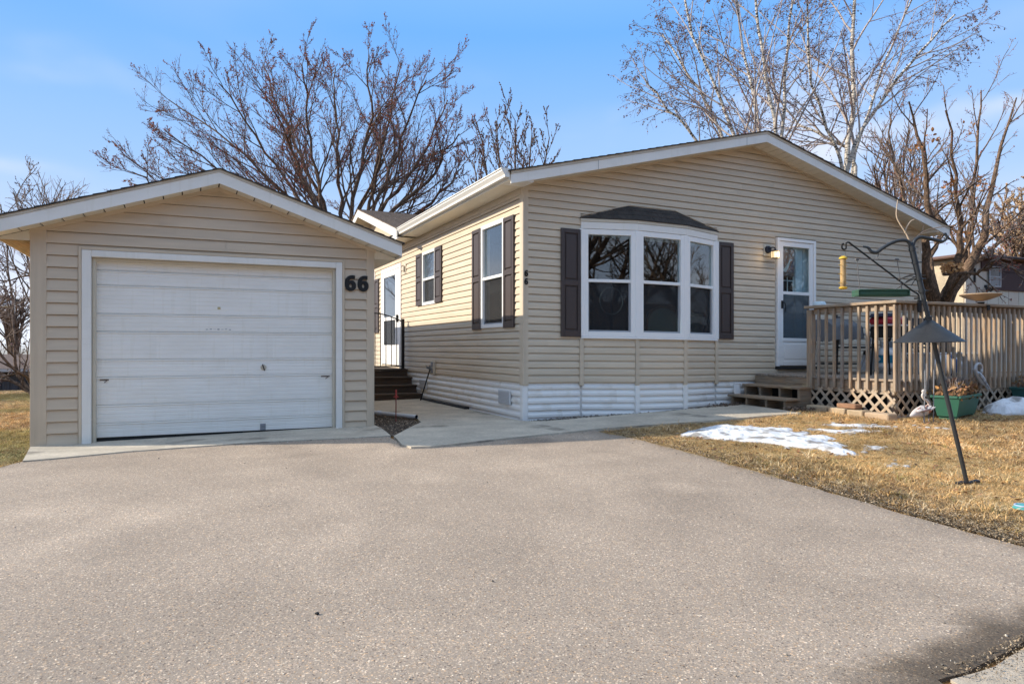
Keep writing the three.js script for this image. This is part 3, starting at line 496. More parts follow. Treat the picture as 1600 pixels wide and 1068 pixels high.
  for (const s of [-1, 1]) {
    const rows = []; for (let i = 0; i < 25; i++) { const d0 = half + 0.02 - i * 0.142, d1 = Math.max(0, d0 - 0.155); rows.push(prismX([[gz + s * d0, gt - sl * d0 - 0.02], [gz + s * d0, gt - sl * d0], [gz + s * d1, gt - sl * d1 - 0.009], [gz + s * d1, gt - sl * d1 - 0.02]], gx0 - 0.02 - r() * 0.012, 4.0)); }
    const q = add(cross, 'shingles', rows, M.shingleBrown); q.userData.kind = 'stuff';
    add(cross, 'rake_board', quadZ(s, 0.022, 0.20, gx0 - 0.002, gx0 + 0.02), M.white);
    for (let i = 0; i < 12; i++) { const d0 = i * 0.29, d1 = d0 + 0.283; add(cross, 'soffit_panel', prismX([[gz + s * d0, gt - 0.185 - sl * d0], [gz + s * d1, gt - 0.185 - sl * d1], [gz + s * d1, gt - 0.195 - sl * d1], [gz + s * d0, gt - 0.195 - sl * d0]], gx0 + 0.021, -0.06), M.cream); }
  }
}
const font = await new FontLoader().loadAsync('fonts/droid/droid_sans_bold.typeface.json');
function digits(parent, F, text, u, v, h, depth, squeeze = 1, gap = 0, vertical = false) {
  [...text].forEach((c, i) => {
    const g = new TextGeometry(c, { font, size: h, depth, curveSegments: 8, bevelEnabled: true, bevelSize: h * 0.038, bevelThickness: 0.002, bevelSegments: 1 }); g.computeBoundingBox(); const b = g.boundingBox;
    g.translate(-b.min.x, -b.min.y, 0); g.scale(squeeze, h / (b.max.y - b.min.y), 1); g.translate(u + (vertical ? 0 : i * gap), v - (vertical ? i * gap : 0), 0); g.applyMatrix4(F);
    add(parent, 'number_digit', g, M.black);
  });
}
{
  digits(house, frameOf(0, 0.021, 1, 0), '66', 0.002, 2.075, 0.088, 0.008, 0.85, 0.112, true);
  // storm door with the inner door behind it
  const D = FRONT, W = (...a) => wbox(D, ...a), u0 = 4.60, u1 = 5.466, v0 = 0.85, v1 = 2.963;
  const door = add(house, 'door', [W(u0, u0 + 0.05, v0, v1, -0.03, 0.05), W(u1 - 0.05, u1, v0, v1, -0.03, 0.05), W(u0 + 0.05, u1 - 0.05, v1 - 0.05, v1, -0.03, 0.05), W(u0 + 0.056, u0 + 0.135, v0 + 0.012, v1 - 0.056, 0.0, 0.036), W(u1 - 0.135, u1 - 0.056, v0 + 0.012, v1 - 0.056, 0.0, 0.036), W(u0 + 0.136, u1 - 0.136, v1 - 0.135, v1 - 0.056, 0.0, 0.035), W(u0 + 0.136, u1 - 0.136, v0 + 0.012, v0 + 0.08, 0.0, 0.035)], M.whiteClean);
  const a = u0 + 0.136, b = u1 - 0.136;
  add(door, 'kick_panel', [W(a, b, v0 + 0.08, 1.26, 0.004, 0.022), W(a + 0.03, b - 0.03, v0 + 0.12, 1.22, 0.016, 0.028, 0.008)], M.whiteClean);
  add(door, 'rail', [W(a, b, 1.262, 1.315, 0.0, 0.034), W(a, b, 2.035, 2.085, 0.0, 0.034)], M.whiteClean);
  add(door, 'pane', W(a, b, 2.086, v1 - 0.136, 0.012, 0.016, 0), M.glass);
  add(door, 'pane', W(a, b, 1.316, 2.034, 0.008, 0.012, 0), M.glass);
  add(door, 'insect_screen', W(a, b, 1.316, 2.034, 0.018, 0.02, 0), mat([0.10, 0.11, 0.12], 0.7, { transparent: true, opacity: 0.42 }));
  add(door, 'handle', [W(u0 + 0.085, u0 + 0.125, 1.80, 1.93, 0.036, 0.05), tube([...curve([V(u0 + 0.105, 1.90, 0.05), V(u0 + 0.12, 1.89, 0.085), V(u0 + 0.135, 1.80, 0.085), V(u0 + 0.13, 1.74, 0.07)], 8)], 0.009, 6)], M.black);
  const inner = add(house, 'inner_door', [W(4.66, 5.42, 0.86, 2.90, -0.13, -0.09)], mat([0.72, 0.76, 0.77], 0.5));
  add(inner, 'door_glass', W(4.70, 5.08, 2.08, 2.72, -0.09, -0.086, 0), M.black);
  add(inner, 'muntin', [4.695, 4.818, 4.945, 5.075].map((u) => W(u - 0.009, u + 0.009, 2.06, 2.74, -0.086, -0.076)).concat([2.07, 2.28, 2.50, 2.73].map((v) => W(4.686, 5.084, v - 0.009, v + 0.009, -0.086, -0.0765))), M.whiteClean);
  add(inner, 'door_edge', [W(5.10, 5.26, 0.9, 2.86, -0.09, -0.05), W(5.285, 5.40, 0.9, 2.86, -0.09, -0.06)], mat([0.82, 0.87, 0.87], 0.5));
  const c = document.createElement('canvas'); c.width = 128; c.height = 192; const x = c.getContext('2d'), r = rng(4);
  x.fillStyle = '#c08f78'; x.fillRect(0, 0, 128, 192); x.fillStyle = '#7c6a74'; x.beginPath(); x.moveTo(128, 60); x.lineTo(40, 192); x.lineTo(128, 192); x.fill();
  for (let i = 0; i < 90; i++) { x.fillStyle = ['#e9e0d8', '#b9a298', '#8a7478', '#cf8a72'][i % 4]; x.beginPath(); x.ellipse(r() * 128, r() * 192, 2 + r() * 9, 2 + r() * 4, r() * 3, 0, 6.3); x.fill(); }
  x.fillStyle = '#f6f0ea'; x.beginPath(); x.moveTo(6, 150); x.quadraticCurveTo(60, 100, 92, 60); x.quadraticCurveTo(80, 130, 30, 168); x.fill();
  x.fillStyle = '#7d6d66'; x.fillRect(0, 160, 128, 32);
  const bt = new THREE.CanvasTexture(c); bt.colorSpace = THREE.SRGBColorSpace;
  const bg = new THREE.PlaneGeometry(0.25, 0.44); bg.translate(4.885, 2.56, -0.004);
  const ban = add(house, 'door_banner', bg, mat([1, 1, 1], 0.8, { map: bt, side: THREE.DoubleSide }));
  add(ban, 'banner_rod', tube([V(4.745, 2.785, -0.006), V(5.03, 2.785, -0.006)], 0.006, 6), M.grey);
  add(house, 'door_threshold', W(4.6, 5.47, 0.80, 0.848, -0.05, 0.07), M.dark);
  // porch light
  const L = frameOf(4.42, 0.0, 1, 0), lw = (...q) => wbox(L, ...q);
  const pl = add(house, 'porch_light', [lw(-0.10, 0.075, 2.64, 2.83, 0.012, 0.03, 0.006)], M.cream);
  add(pl, 'lamp_base', [new THREE.CylinderGeometry(0.056, 0.062, 0.03, 20).rotateX(Math.PI / 2).translate(4.40, 2.745, 0.045), tube(curve([V(4.40, 2.75, 0.05), V(4.42, 2.775, 0.10), V(4.455, 2.765, 0.13), V(4.46, 2.735, 0.13)], 8), 0.011, 7), new THREE.CylinderGeometry(0.02, 0.07, 0.025, 8).translate(4.46, 2.722, 0.13)], mat([0.016, 0.018, 0.03], 0.4));
  const glow = mat([0.9, 0.8, 0.6], 0.3, { emissive: new THREE.Color().setRGB(1.0, 0.72, 0.34), emissiveIntensity: 0.4 });
  const gl = []; for (let i = 0; i < 6; i++) { const t = i * Math.PI / 3 + 0.3, gx = 4.46 + 0.056 * Math.cos(t), gz = 0.13 + 0.056 * Math.sin(t); gl.push(box(-0.024, 0.024, 2.605, 2.705, -0.003, 0.003, 0.001).rotateY(-t + Math.PI / 2).translate(gx, 0, gz)); }
  gl.forEach((g) => add(pl, 'lamp_glass', g, glow));
  add(pl, 'lamp_cage', [new THREE.CylinderGeometry(0.066, 0.066, 0.008, 12).translate(4.46, 2.60, 0.13), ...[0, 1, 2, 3, 4, 5].map((i) => tube([V(4.46 + 0.064 * Math.cos(i * 1.0472 + 0.82), 2.6, 0.13 + 0.064 * Math.sin(i * 1.0472 + 0.82)), V(4.46 + 0.064 * Math.cos(i * 1.0472 + 0.82), 2.71, 0.13 + 0.064 * Math.sin(i * 1.0472 + 0.82))], 0.004, 4))], mat([0.10, 0.06, 0.035], 0.5));
  const lamp = new THREE.PointLight(new THREE.Color().setRGB(1, 0.7, 0.35), 0.09); lamp.name = 'porch_light_bulb'; lamp.position.set(4.46, 2.655 - 0.05, 0.22); lamp.shadow.radius = 2; lamp.castShadow = true; scene.add(lamp);
  // side door
  const SW = (...q) => wbox(SIDE, ...q), sd = add(house, 'door', [SW(6.28, 6.37, 0.70, 2.93, -0.03, 0.035), SW(7.86, 7.95, 0.70, 2.93, -0.03, 0.035), SW(6.37, 7.86, 2.84, 2.93, -0.03, 0.035), SW(6.375, 6.49, 0.72, 2.835, -0.01, 0.026), SW(7.50, 7.855, 0.72, 2.835, -0.01, 0.026), SW(6.49, 7.50, 2.72, 2.835, -0.01, 0.025), SW(6.49, 7.50, 0.72, 1.16, -0.01, 0.024), SW(6.49, 7.50, 1.72, 1.80, -0.01, 0.026)], M.whiteClean);
  add(sd, 'pane', SW(6.49, 7.50, 1.80, 2.72, 0.004, 0.008, 0), M.glass); add(sd, 'pane', SW(6.49, 7.50, 1.16, 1.72, 0.004, 0.008, 0), M.glass);
  add(sd, 'insect_screen', SW(6.49, 7.50, 1.16, 1.72, 0.012, 0.014, 0), M.screen);
  add(sd, 'handle', SW(7.70, 7.76, 1.66, 1.82, 0.026, 0.07, 0.008), M.black);
  add(house, 'wall_sensor', [SW(8.19, 8.33, 2.66, 2.87, 0.012, 0.03, 0.004), SW(8.235, 8.285, 2.70, 2.83, 0.03, 0.07, 0.01)], M.cream);
  const ob = add(house, 'outlet_box', [SW(10.03, 10.26, 0.60, 0.86, 0.01, 0.045, 0.006)], M.cream);
  add(ob, 'outlet_cover', [SW(10.09, 10.20, 0.74, 0.83, 0.045, 0.052, 0.002), SW(10.09, 10.20, 0.63, 0.72, 0.045, 0.052, 0.002)], M.grey);
}
SETTLE = 0;
{
  const teal = mat([0.20, 0.30, 0.29], 0.8), ch = thing('arched_chair', 'pale teal chair with an arched back inside the middle bay window', 'chair', 2.75, 0.69, -0.55), pts = [[2.42, 0.9], [3.08, 0.9]]; for (let i = 0; i <= 14; i++) { const a = i / 14 * Math.PI; pts.push([2.75 + 0.33 * Math.cos(a), 1.50 + 0.26 * Math.sin(a)]); }
  add(ch, 'backrest', prism(pts, -0.62, -0.54), teal); add(ch, 'back_rim', tube(pts.slice(1).map((p) => V(p[0], p[1], -0.53)).concat([V(2.42, 0.9, -0.53)]), 0.02, 7), M.room); add(ch, 'seat', box(2.42, 3.08, 1.05, 1.16, -1.2, -0.625, 0.03), teal); for (const [x, z] of [[2.46, -0.66], [3.04, -0.66], [2.46, -1.15], [3.04, -1.15]]) add(ch, 'leg', box(x - 0.02, x + 0.02, 0.69, 1.049, z - 0.02, z + 0.02, 0.003), M.room);
  const pot = thing('plant_pot', 'dark green pot with yellow plant top inside the right bay window', 'plant pot', 3.3, 1.2, -0.45); add(pot, 'pot', lathe([[0, 0], [0.10, 0], [0.15, 0.30], [0.14, 0.30], [0, 0.26]], 3.32, 1.28, -0.45, 20), mat([0.04, 0.11, 0.08], 0.5)); add(pot, 'stand', box(3.2, 3.44, 0.69, 1.278, -0.56, -0.34, 0.01), M.room); add(pot, 'plant', Array.from({ length: 16 }, (_, i) => new THREE.SphereGeometry(0.05, 7, 5).scale(1, 0.6, 1).translate(3.32 + 0.09 * Math.cos(i * 2.4), 1.60 + 0.03 * Math.sin(i * 5), -0.45 + 0.09 * Math.sin(i * 2.4))), mat([0.25, 0.2, 0.05], 0.8));
  const hoop = thing('wire_hoop', 'thin wire hoop standing inside the left bay window', 'hoop', 1.6, 1.6, -0.3); add(hoop, 'hoop', new THREE.TorusGeometry(0.20, 0.006, 6, 36).translate(1.58, 1.80, -0.25), M.grey);
}

// ---------------------------------------------------------------- the garage
const GZ = -0.48, GL = -5.725, GR = -1.965, GXC = -3.84, GT = 3.205, GS = 0.335;
const garage = thing('garage', 'detached beige garage with a wide white ribbed overhead door', 'garage', GXC, 0, GZ - 3.2);
{
  const G = frameOf(0, GZ, 1, 0), topG = (x) => GT - GS * Math.abs(x - GXC), und = (x) => topG(x) - 0.185, W = (...a) => wbox(G, ...a);
  const shape = new THREE.Shape([[GL, -0.1], [GR, -0.1], [GR, und(GR)], [GXC, und(GXC)], [GL, und(GL)]].map((p) => new THREE.Vector2(...p)));
  shape.holes.push(new THREE.Path([[-5.18, -0.05], [-2.43, -0.05], [-2.43, 2.13], [-5.18, 2.13]].map((p) => new THREE.Vector2(...p))));
  const g = new THREE.ExtrudeGeometry(shape, { depth: 0.12, bevelEnabled: false }); g.translate(0, 0, GZ - 0.132); g.computeVertexNormals();
  const wall = add(garage, 'front_wall', boxUV(g), M.trim);
  courses(wall, 'siding_board', G, (v) => { const x = Math.max(0, GXC - Math.max(0, (und(GXC) - v) / GS)), l = GXC - (und(GXC) - v) / GS; return v > und(GL) ? [l, 2 * GXC - l] : [GL + 0.135, GR - 0.085]; }, 0.0 + 0.02, und(GXC) - 0.02, 0.1315, 'lap', M.garageSiding, [[-5.29, -2.335, -1, 2.235]], [und(GL), und(GL + 0.1)]);
  add(garage, 'corner_trim', [W(GL - 0.012, GL + 0.14, -0.08, und(GL) + 0.01, -0.05, 0.021)], M.garageSiding); add(garage, 'corner_trim', [W(GR - 0.09, GR + 0.012, -0.05, und(GR) + 0.01, -0.05, 0.021)], M.garageSiding);
  for (const [x, n] of [[GL, -1], [GR, 1]]) { const F = n < 0 ? frameOf(GL, GZ - 6.6, 0, 1) : frameOf(GR, GZ - 0.06, 0, -1); add(garage, 'side_wall', box(Math.min(x, x - n * 0.1), Math.max(x, x - n * 0.1), -0.4, und(GL) + 0.02, GZ - 6.6, GZ - 0.124, 0), M.trim); courses(garage, 'siding_board', F, () => [0.02, 6.5], 0.02, und(GL) - 0.06, 0.1315, 'lap', M.garageSiding); }
  add(garage, 'rear_wall', box(GL + 0.1, GR - 0.1, -0.4, 2.4, GZ - 6.6, GZ - 6.5, 0), M.trim);
  add(garage, 'garage_floor', box(GL + 0.1, GR - 0.1, -0.2, -0.03, GZ - 6.5, GZ - 0.125, 0), M.concrete);
  // trim round the door
  add(garage, 'door_surround', [W(-5.285, -5.255, -0.02, 2.232, 0, 0.03), W(-2.37, -2.34, 0.02, 2.232, 0, 0.03), W(-5.255, -2.37, 2.196, 2.232, 0, 0.03)], M.trim);
  add(garage, 'door_frame', [W(-5.253, -5.160, -0.015, 2.194, -0.03, 0.036, 0.006), W(-2.448, -2.372, 0.02, 2.194, -0.03, 0.036, 0.006), W(-5.160, -2.448, 2.12, 2.194, -0.03, 0.0355, 0.006)], M.white);
  add(garage, 'door_stop', [W(-5.159, -5.122, -0.01, 2.119, -0.12, -0.031, 0.004), W(-2.478, -2.449, 0.02, 2.119, -0.12, -0.031, 0.004), W(-5.122, -2.478, 2.085, 2.119, -0.12, -0.031, 0.004)], M.cream);
  // overhead door: ribbed sections
  const ys = [0.075, 0.24, 0.448, 0.768, 0.970, 1.292, 1.497, 1.823, 1.992, 2.10], D = frameOf(0, GZ - 0.105, 1, 0);
  const od = add(garage, 'garage_door', wbox(D, -5.14, -2.46, 0.07, 2.13, -0.03, -0.012, 0), M.door), r = rng(12);
  for (let k = 0; k < ys.length - 1; k++) {
    const a = ys[k], b = ys[k + 1], h = b - a, prof = [[0.0, -0.011], [0.002 / h, 0.004], [0.006 / h, 0.003]], n = Math.max(2, Math.round(h / 0.052)), flat = k % 2;
    for (let i = 0; i < n; i++) { const f0 = (0.008 + (h - 0.034) * i / n) / h, f1 = (0.008 + (h - 0.034) * (i + 1) / n) / h, e = 0.006 / h; prof.push([f0, 0.0015], [f0 + e, 0.0042], [f1 - e, 0.0036], [f1 - e * 0.2, 0.0005]); }
    prof.push([1 - 0.030 / h, 0.003], [1 - 0.022 / h, 0.013], [1 - 0.012 / h, 0.012], [1 - 0.007 / h, -0.008], [1, -0.011]);
    add(od, 'door_panel', boardGeo(D, prof, a, h, () => -5.122, () => -2.478, r() * 4), M.door);
  }
  add(od, 'seal_and_gap_shade', wbox(D, -5.12, -2.48, 0.0, 0.072, -0.03, -0.006, 0.006), M.black);  // black seal made taller to stand for the shaded gap under the door
  const lock = add(od, 'lock_handle', [new THREE.CylinderGeometry(0.034, 0.036, 0.008, 18).rotateX(Math.PI / 2).translate(-3.32, 0.855, GZ - 0.097)], M.cream);
  add(lock, 'handle', [bar(V(-3.335, 0.895, GZ - 0.075), V(-3.308, 0.815, GZ - 0.075), 0.014, 0.014), new THREE.CylinderGeometry(0.008, 0.008, 0.03, 8).rotateX(Math.PI / 2).translate(-3.322, 0.857, GZ - 0.085)], mat([0.10, 0.085, 0.075], 0.4, { metalness: 0.6 }));
  add(od, 'lift_bracket', [wbox(D, -3.36, -3.295, 0.075, 0.155, 0.005, 0.016, 0.002), wbox(D, -3.345, -3.312, 0.12, 0.145, 0.016, 0.024, 0.002)], M.grey);
  for (const [x0, x1, s] of [[-5.09, -5.0, 1], [-2.62, -2.51, -1]]) add(od, 'side_latch', [wbox(D, x0, x1, 0.725, 0.738, 0.005, 0.012, 0.002), bar(V((x0 + x1) / 2, 0.70, GZ - 0.09), V(x1 - 0.01, 0.735, GZ - 0.09), 0.008, 0.008)], mat([0.14, 0.11, 0.09], 0.6));
  for (let i = 0; i < 7; i++) add(od, 'scuff_mark', box(-3.98 + i * 0.043, -3.955 + i * 0.043, 1.317 + 0.003 * (i % 3), 1.325 + 0.004 * (i % 2), GZ - 0.101, GZ - 0.0995, 0), M.grey);
  add(od, 'tape_scrap', box(-3.85, -3.815, 1.565, 1.595, GZ - 0.1012, GZ - 0.0996, 0), mat([0.5, 0.42, 0.22], 0.7));
  digits(garage, frameOf(0, GZ + 0.018, 1, 0), '66', -2.338, 1.832, 0.205, 0.016, 0.93, 0.164);
  // roof
  const x0 = GL - 0.31, x1 = GR + 0.31, zF = GZ + 0.285, zB = GZ - 6.9, sh = [], rr = rng(44);
  const roof = add(garage, 'roof', prism([[x0, topG(x0) - 0.03], [GXC, GT - 0.03], [x1, topG(x1) - 0.03], [x1, topG(x1) - 0.05], [GXC, GT - 0.05], [x0, topG(x0) - 0.05]], zB, zF - 0.02), M.dark);
  for (const s of [-1, 1]) for (let i = 0; i < 17; i++) { const d0 = 2.215 - i * 0.134, d1 = Math.max(0, d0 - 0.148), X = (d) => GXC + s * d, Y = (d) => GT - GS * d; sh.push(prism([[X(d0), Y(d0) - 0.024], [X(d0), Y(d0) - 0.004], [X(d1), Y(d1) - 0.013], [X(d1), Y(d1) - 0.024]], zB, zF + 0.02 + rr() * 0.014)); }
  add(roof, 'shingles', sh, M.shingle).userData.kind = 'stuff';
  for (const s of [-1, 1]) {
    const X = (d) => GXC + s * d, d1 = 2.185, Y = (d) => GT - GS * d, quad = (t, b, z0, z1) => prism([[X(0), Y(0) - t], [X(d1), Y(d1) - t], [X(d1), Y(d1) - b], [X(0), Y(0) - b]], z0, z1);
    const fb = add(garage, 'rake_board', quad(0.056, 0.188, zF - 0.022, zF), M.white);
    add(fb, 'drip_edge', quad(0.022, 0.054, zF - 0.018, zF + 0.008), M.cream);
    for (let i = 0; i < 11; i++) { const a = 0.008 + i * 0.197, b = Math.min(d1 - 0.002, a + 0.184); add(garage, 'soffit_panel', prism([[X(a), Y(a) - 0.168], [X(b), Y(b) - 0.168], [X(b), Y(b) - 0.180], [X(a), Y(a) - 0.180]], GZ + 0.004, zF - 0.023), M.soffit); }
    add(garage, 'soffit_channel', prism([[X(0), Y(0) - 0.181], [X(1.9), Y(1.9) - 0.181], [X(1.9), Y(1.9) - 0.225], [X(0), Y(0) - 0.225]], GZ + 0.002, GZ + 0.028), M.garageSiding);
    const e0 = s < 0 ? x0 : GR, e1 = s < 0 ? GL : x1, ey = und(GR) - 0.125;
    add(garage, 'eave_soffit', box(e0 + 0.004, e1 - 0.004, ey, ey + 0.012, zB, GZ + 0.002, 0.002), s < 0 ? mat([0.62, 0.46, 0.26], 0.8, { map: woodMap }) : M.soffit);
    add(garage, 'eave_return', prism([[X(1.9), Y(1.9) - 0.185], [X(d1 - 0.01), Y(d1 - 0.01) - 0.185], [X(d1 - 0.01), ey], [X(1.87), ey]], GZ - 0.01, GZ + 0.012), M.soffit);
    add(garage, 'eave_fascia', box(s < 0 ? x0 - 0.004 : x1 - 0.002, s < 0 ? x0 + 0.002 : x1 + 0.004, ey, topG(x0) - 0.045, zB, zF - 0.024, 0.001), M.white);
  }
}

// ---------------------------------------------------------------- side steps, gate and the corner between garage and house
{
  const st = thing('side_steps', 'dark brown wooden steps rising between the garage and the house', 'steps', -0.9, 0.05, -5), r = rng(3);
  const zs = [-4.48, -4.80, -5.13, -5.46], hs = [0.215, 0.365, 0.51, 0.66];
  zs.forEach((z, i) => { add(st, 'riser', box(-1.80, -0.055, hs[i] - 0.185, hs[i] - 0.038, z - 0.036, z, 0.004, r() * 4), M.step); add(st, 'tread', i < 3 ? box(-1.80, -0.045, hs[i] - 0.036, hs[i], z - 0.34, z + 0.022, 0.006, r() * 4) : box(-1.80, -0.045, hs[i] - 0.036, hs[i], z - 0.14, z + 0.022, 0.006, r() * 4), M.step); });
  for (let i = 0; i < 16; i++) add(st, 'landing_board', box(-1.80, -0.045, 0.622, 0.658, -5.742 - i * 0.145, -5.605 - i * 0.145, 0.005, r() * 4), M.step);
  add(st, 'stringer', [box(-1.84, -1.802, -0.1, 0.62, -7.9, -4.52, 0.003)], M.step);
  const gate = thing('metal_gate', 'black metal gate with arched top at the head of the side steps', 'gate', -0.7, 0.66, -5.58);
  add(gate, 'post', [box(-0.145, -0.085, 0.66, 1.70, -5.61, -5.55, 0.005), box(-0.165, -0.065, 0.66, 0.672, -5.63, -5.53, 0.003)], M.iron);
  const arch = (x) => 1.60 + 0.21 * Math.cos((x + 0.75) / 0.62 * 1.35);
  add(gate, 'top_rail', tube(Array.from({ length: 19 }, (_, i) => { const x = -0.13 - i * 0.0695; return V(x, arch(x), -5.58); }), 0.013, 7), M.iron);
  add(gate, 'bottom_rail', box(-1.38, -0.14, 0.70, 0.726, -5.593, -5.567, 0.003), M.iron);
  for (let i = 0; i < 10; i++) { const x = -0.245 - i * 0.114; add(gate, 'baluster', box(x - 0.0075, x + 0.0075, 0.726, arch(x), -5.5875, -5.5725, 0.002), M.iron); }
  const stake = thing('marker_stake', 'thin red marker stake with a red top in the gravel bed', 'stake', -1.54, ground(-1.54, -0.91), -0.91);
  const y0 = ground(-1.54, -0.91), red = mat([0.40, 0.05, 0.04], 0.6);
  add(stake, 'rod', tube([V(-1.54, y0, -0.91), V(-1.538, y0 + 0.42, -0.91)], 0.0075, 6), mat([0.25, 0.06, 0.05], 0.6));
  add(stake, 'cap', [box(-1.575, -1.50, y0 + 0.352, y0 + 0.364, -0.92, -0.90, 0.003), lathe([[0.0, 0.46], [0.010, 0.455], [0.013, 0.43], [0.009, 0.40], [0.018, 0.37], [0.009, 0.335], [0, 0.33]], -1.538, y0, -0.91, 10)], red);
  const pipe = thing('drain_pipe', 'white drain pipe lying along the edge of the gravel bed', 'pipe', -1.5, ground(-1.5, -1.5), -1.6);
  add(pipe, 'pipe', tube([V(-1.95, 0.135, -2.35), V(-1.22, 0.115, -0.98)], 0.031, 14, false), mat([0.62, 0.62, 0.62], 0.4)); add(pipe, 'pipe_lining', tube([V(-1.9, 0.132, -2.25), V(-1.221, 0.115, -0.982)], 0.027, 14, false), M.dark);
  add(pipe, 'coupling', tube([V(-1.60, 0.126, -1.69), V(-1.565, 0.125, -1.63)], 0.037, 14), mat([0.7, 0.7, 0.7], 0.4));
  const elbow = thing('downspout_elbow', 'white downspout elbow sticking out past the garage corner', 'downspout', -1.75, 0.1, -1.95);
  add(elbow, 'spout', tube(curve([V(-1.93, 0.5, -2.0), V(-1.92, 0.25, -1.98), V(-1.86, 0.20, -1.93), V(-1.66, 0.17, -1.80)], 12), 0.042, 10), mat([0.72, 0.70, 0.66], 0.5));
  const rod = thing('snow_brush', 'long black-handled brush leaning on the skirting by the outlet', 'brush', -0.2, 0.07, -4.0);
  add(rod, 'handle', tube([V(-0.20, 0.075, -4.10), V(-0.06, 0.70, -3.93)], 0.013, 8), M.black);
  const br = []; const rr = rng(9); for (let i = 0; i < 26; i++) { const a = rr() * 6.3, d = 0.03 + rr() * 0.05; br.push(tube([V(-0.06, 0.69, -3.93), V(-0.075 + Math.cos(a) * d, 0.71 + rr() * 0.07, -3.93 + Math.sin(a) * d)], 0.004, 4)); } add(rod, 'bristles', br, M.grey);
  const tr = thing('drain_channel', 'black drain channel on the ground along the side skirting', 'drain', -0.08, 0.07, -3);
  add(tr, 'channel', [bar(V(-0.085, 0.105, -4.35), V(-0.075, 0.115, -1.95), 0.085, 0.05, 0.01)], M.black);
}

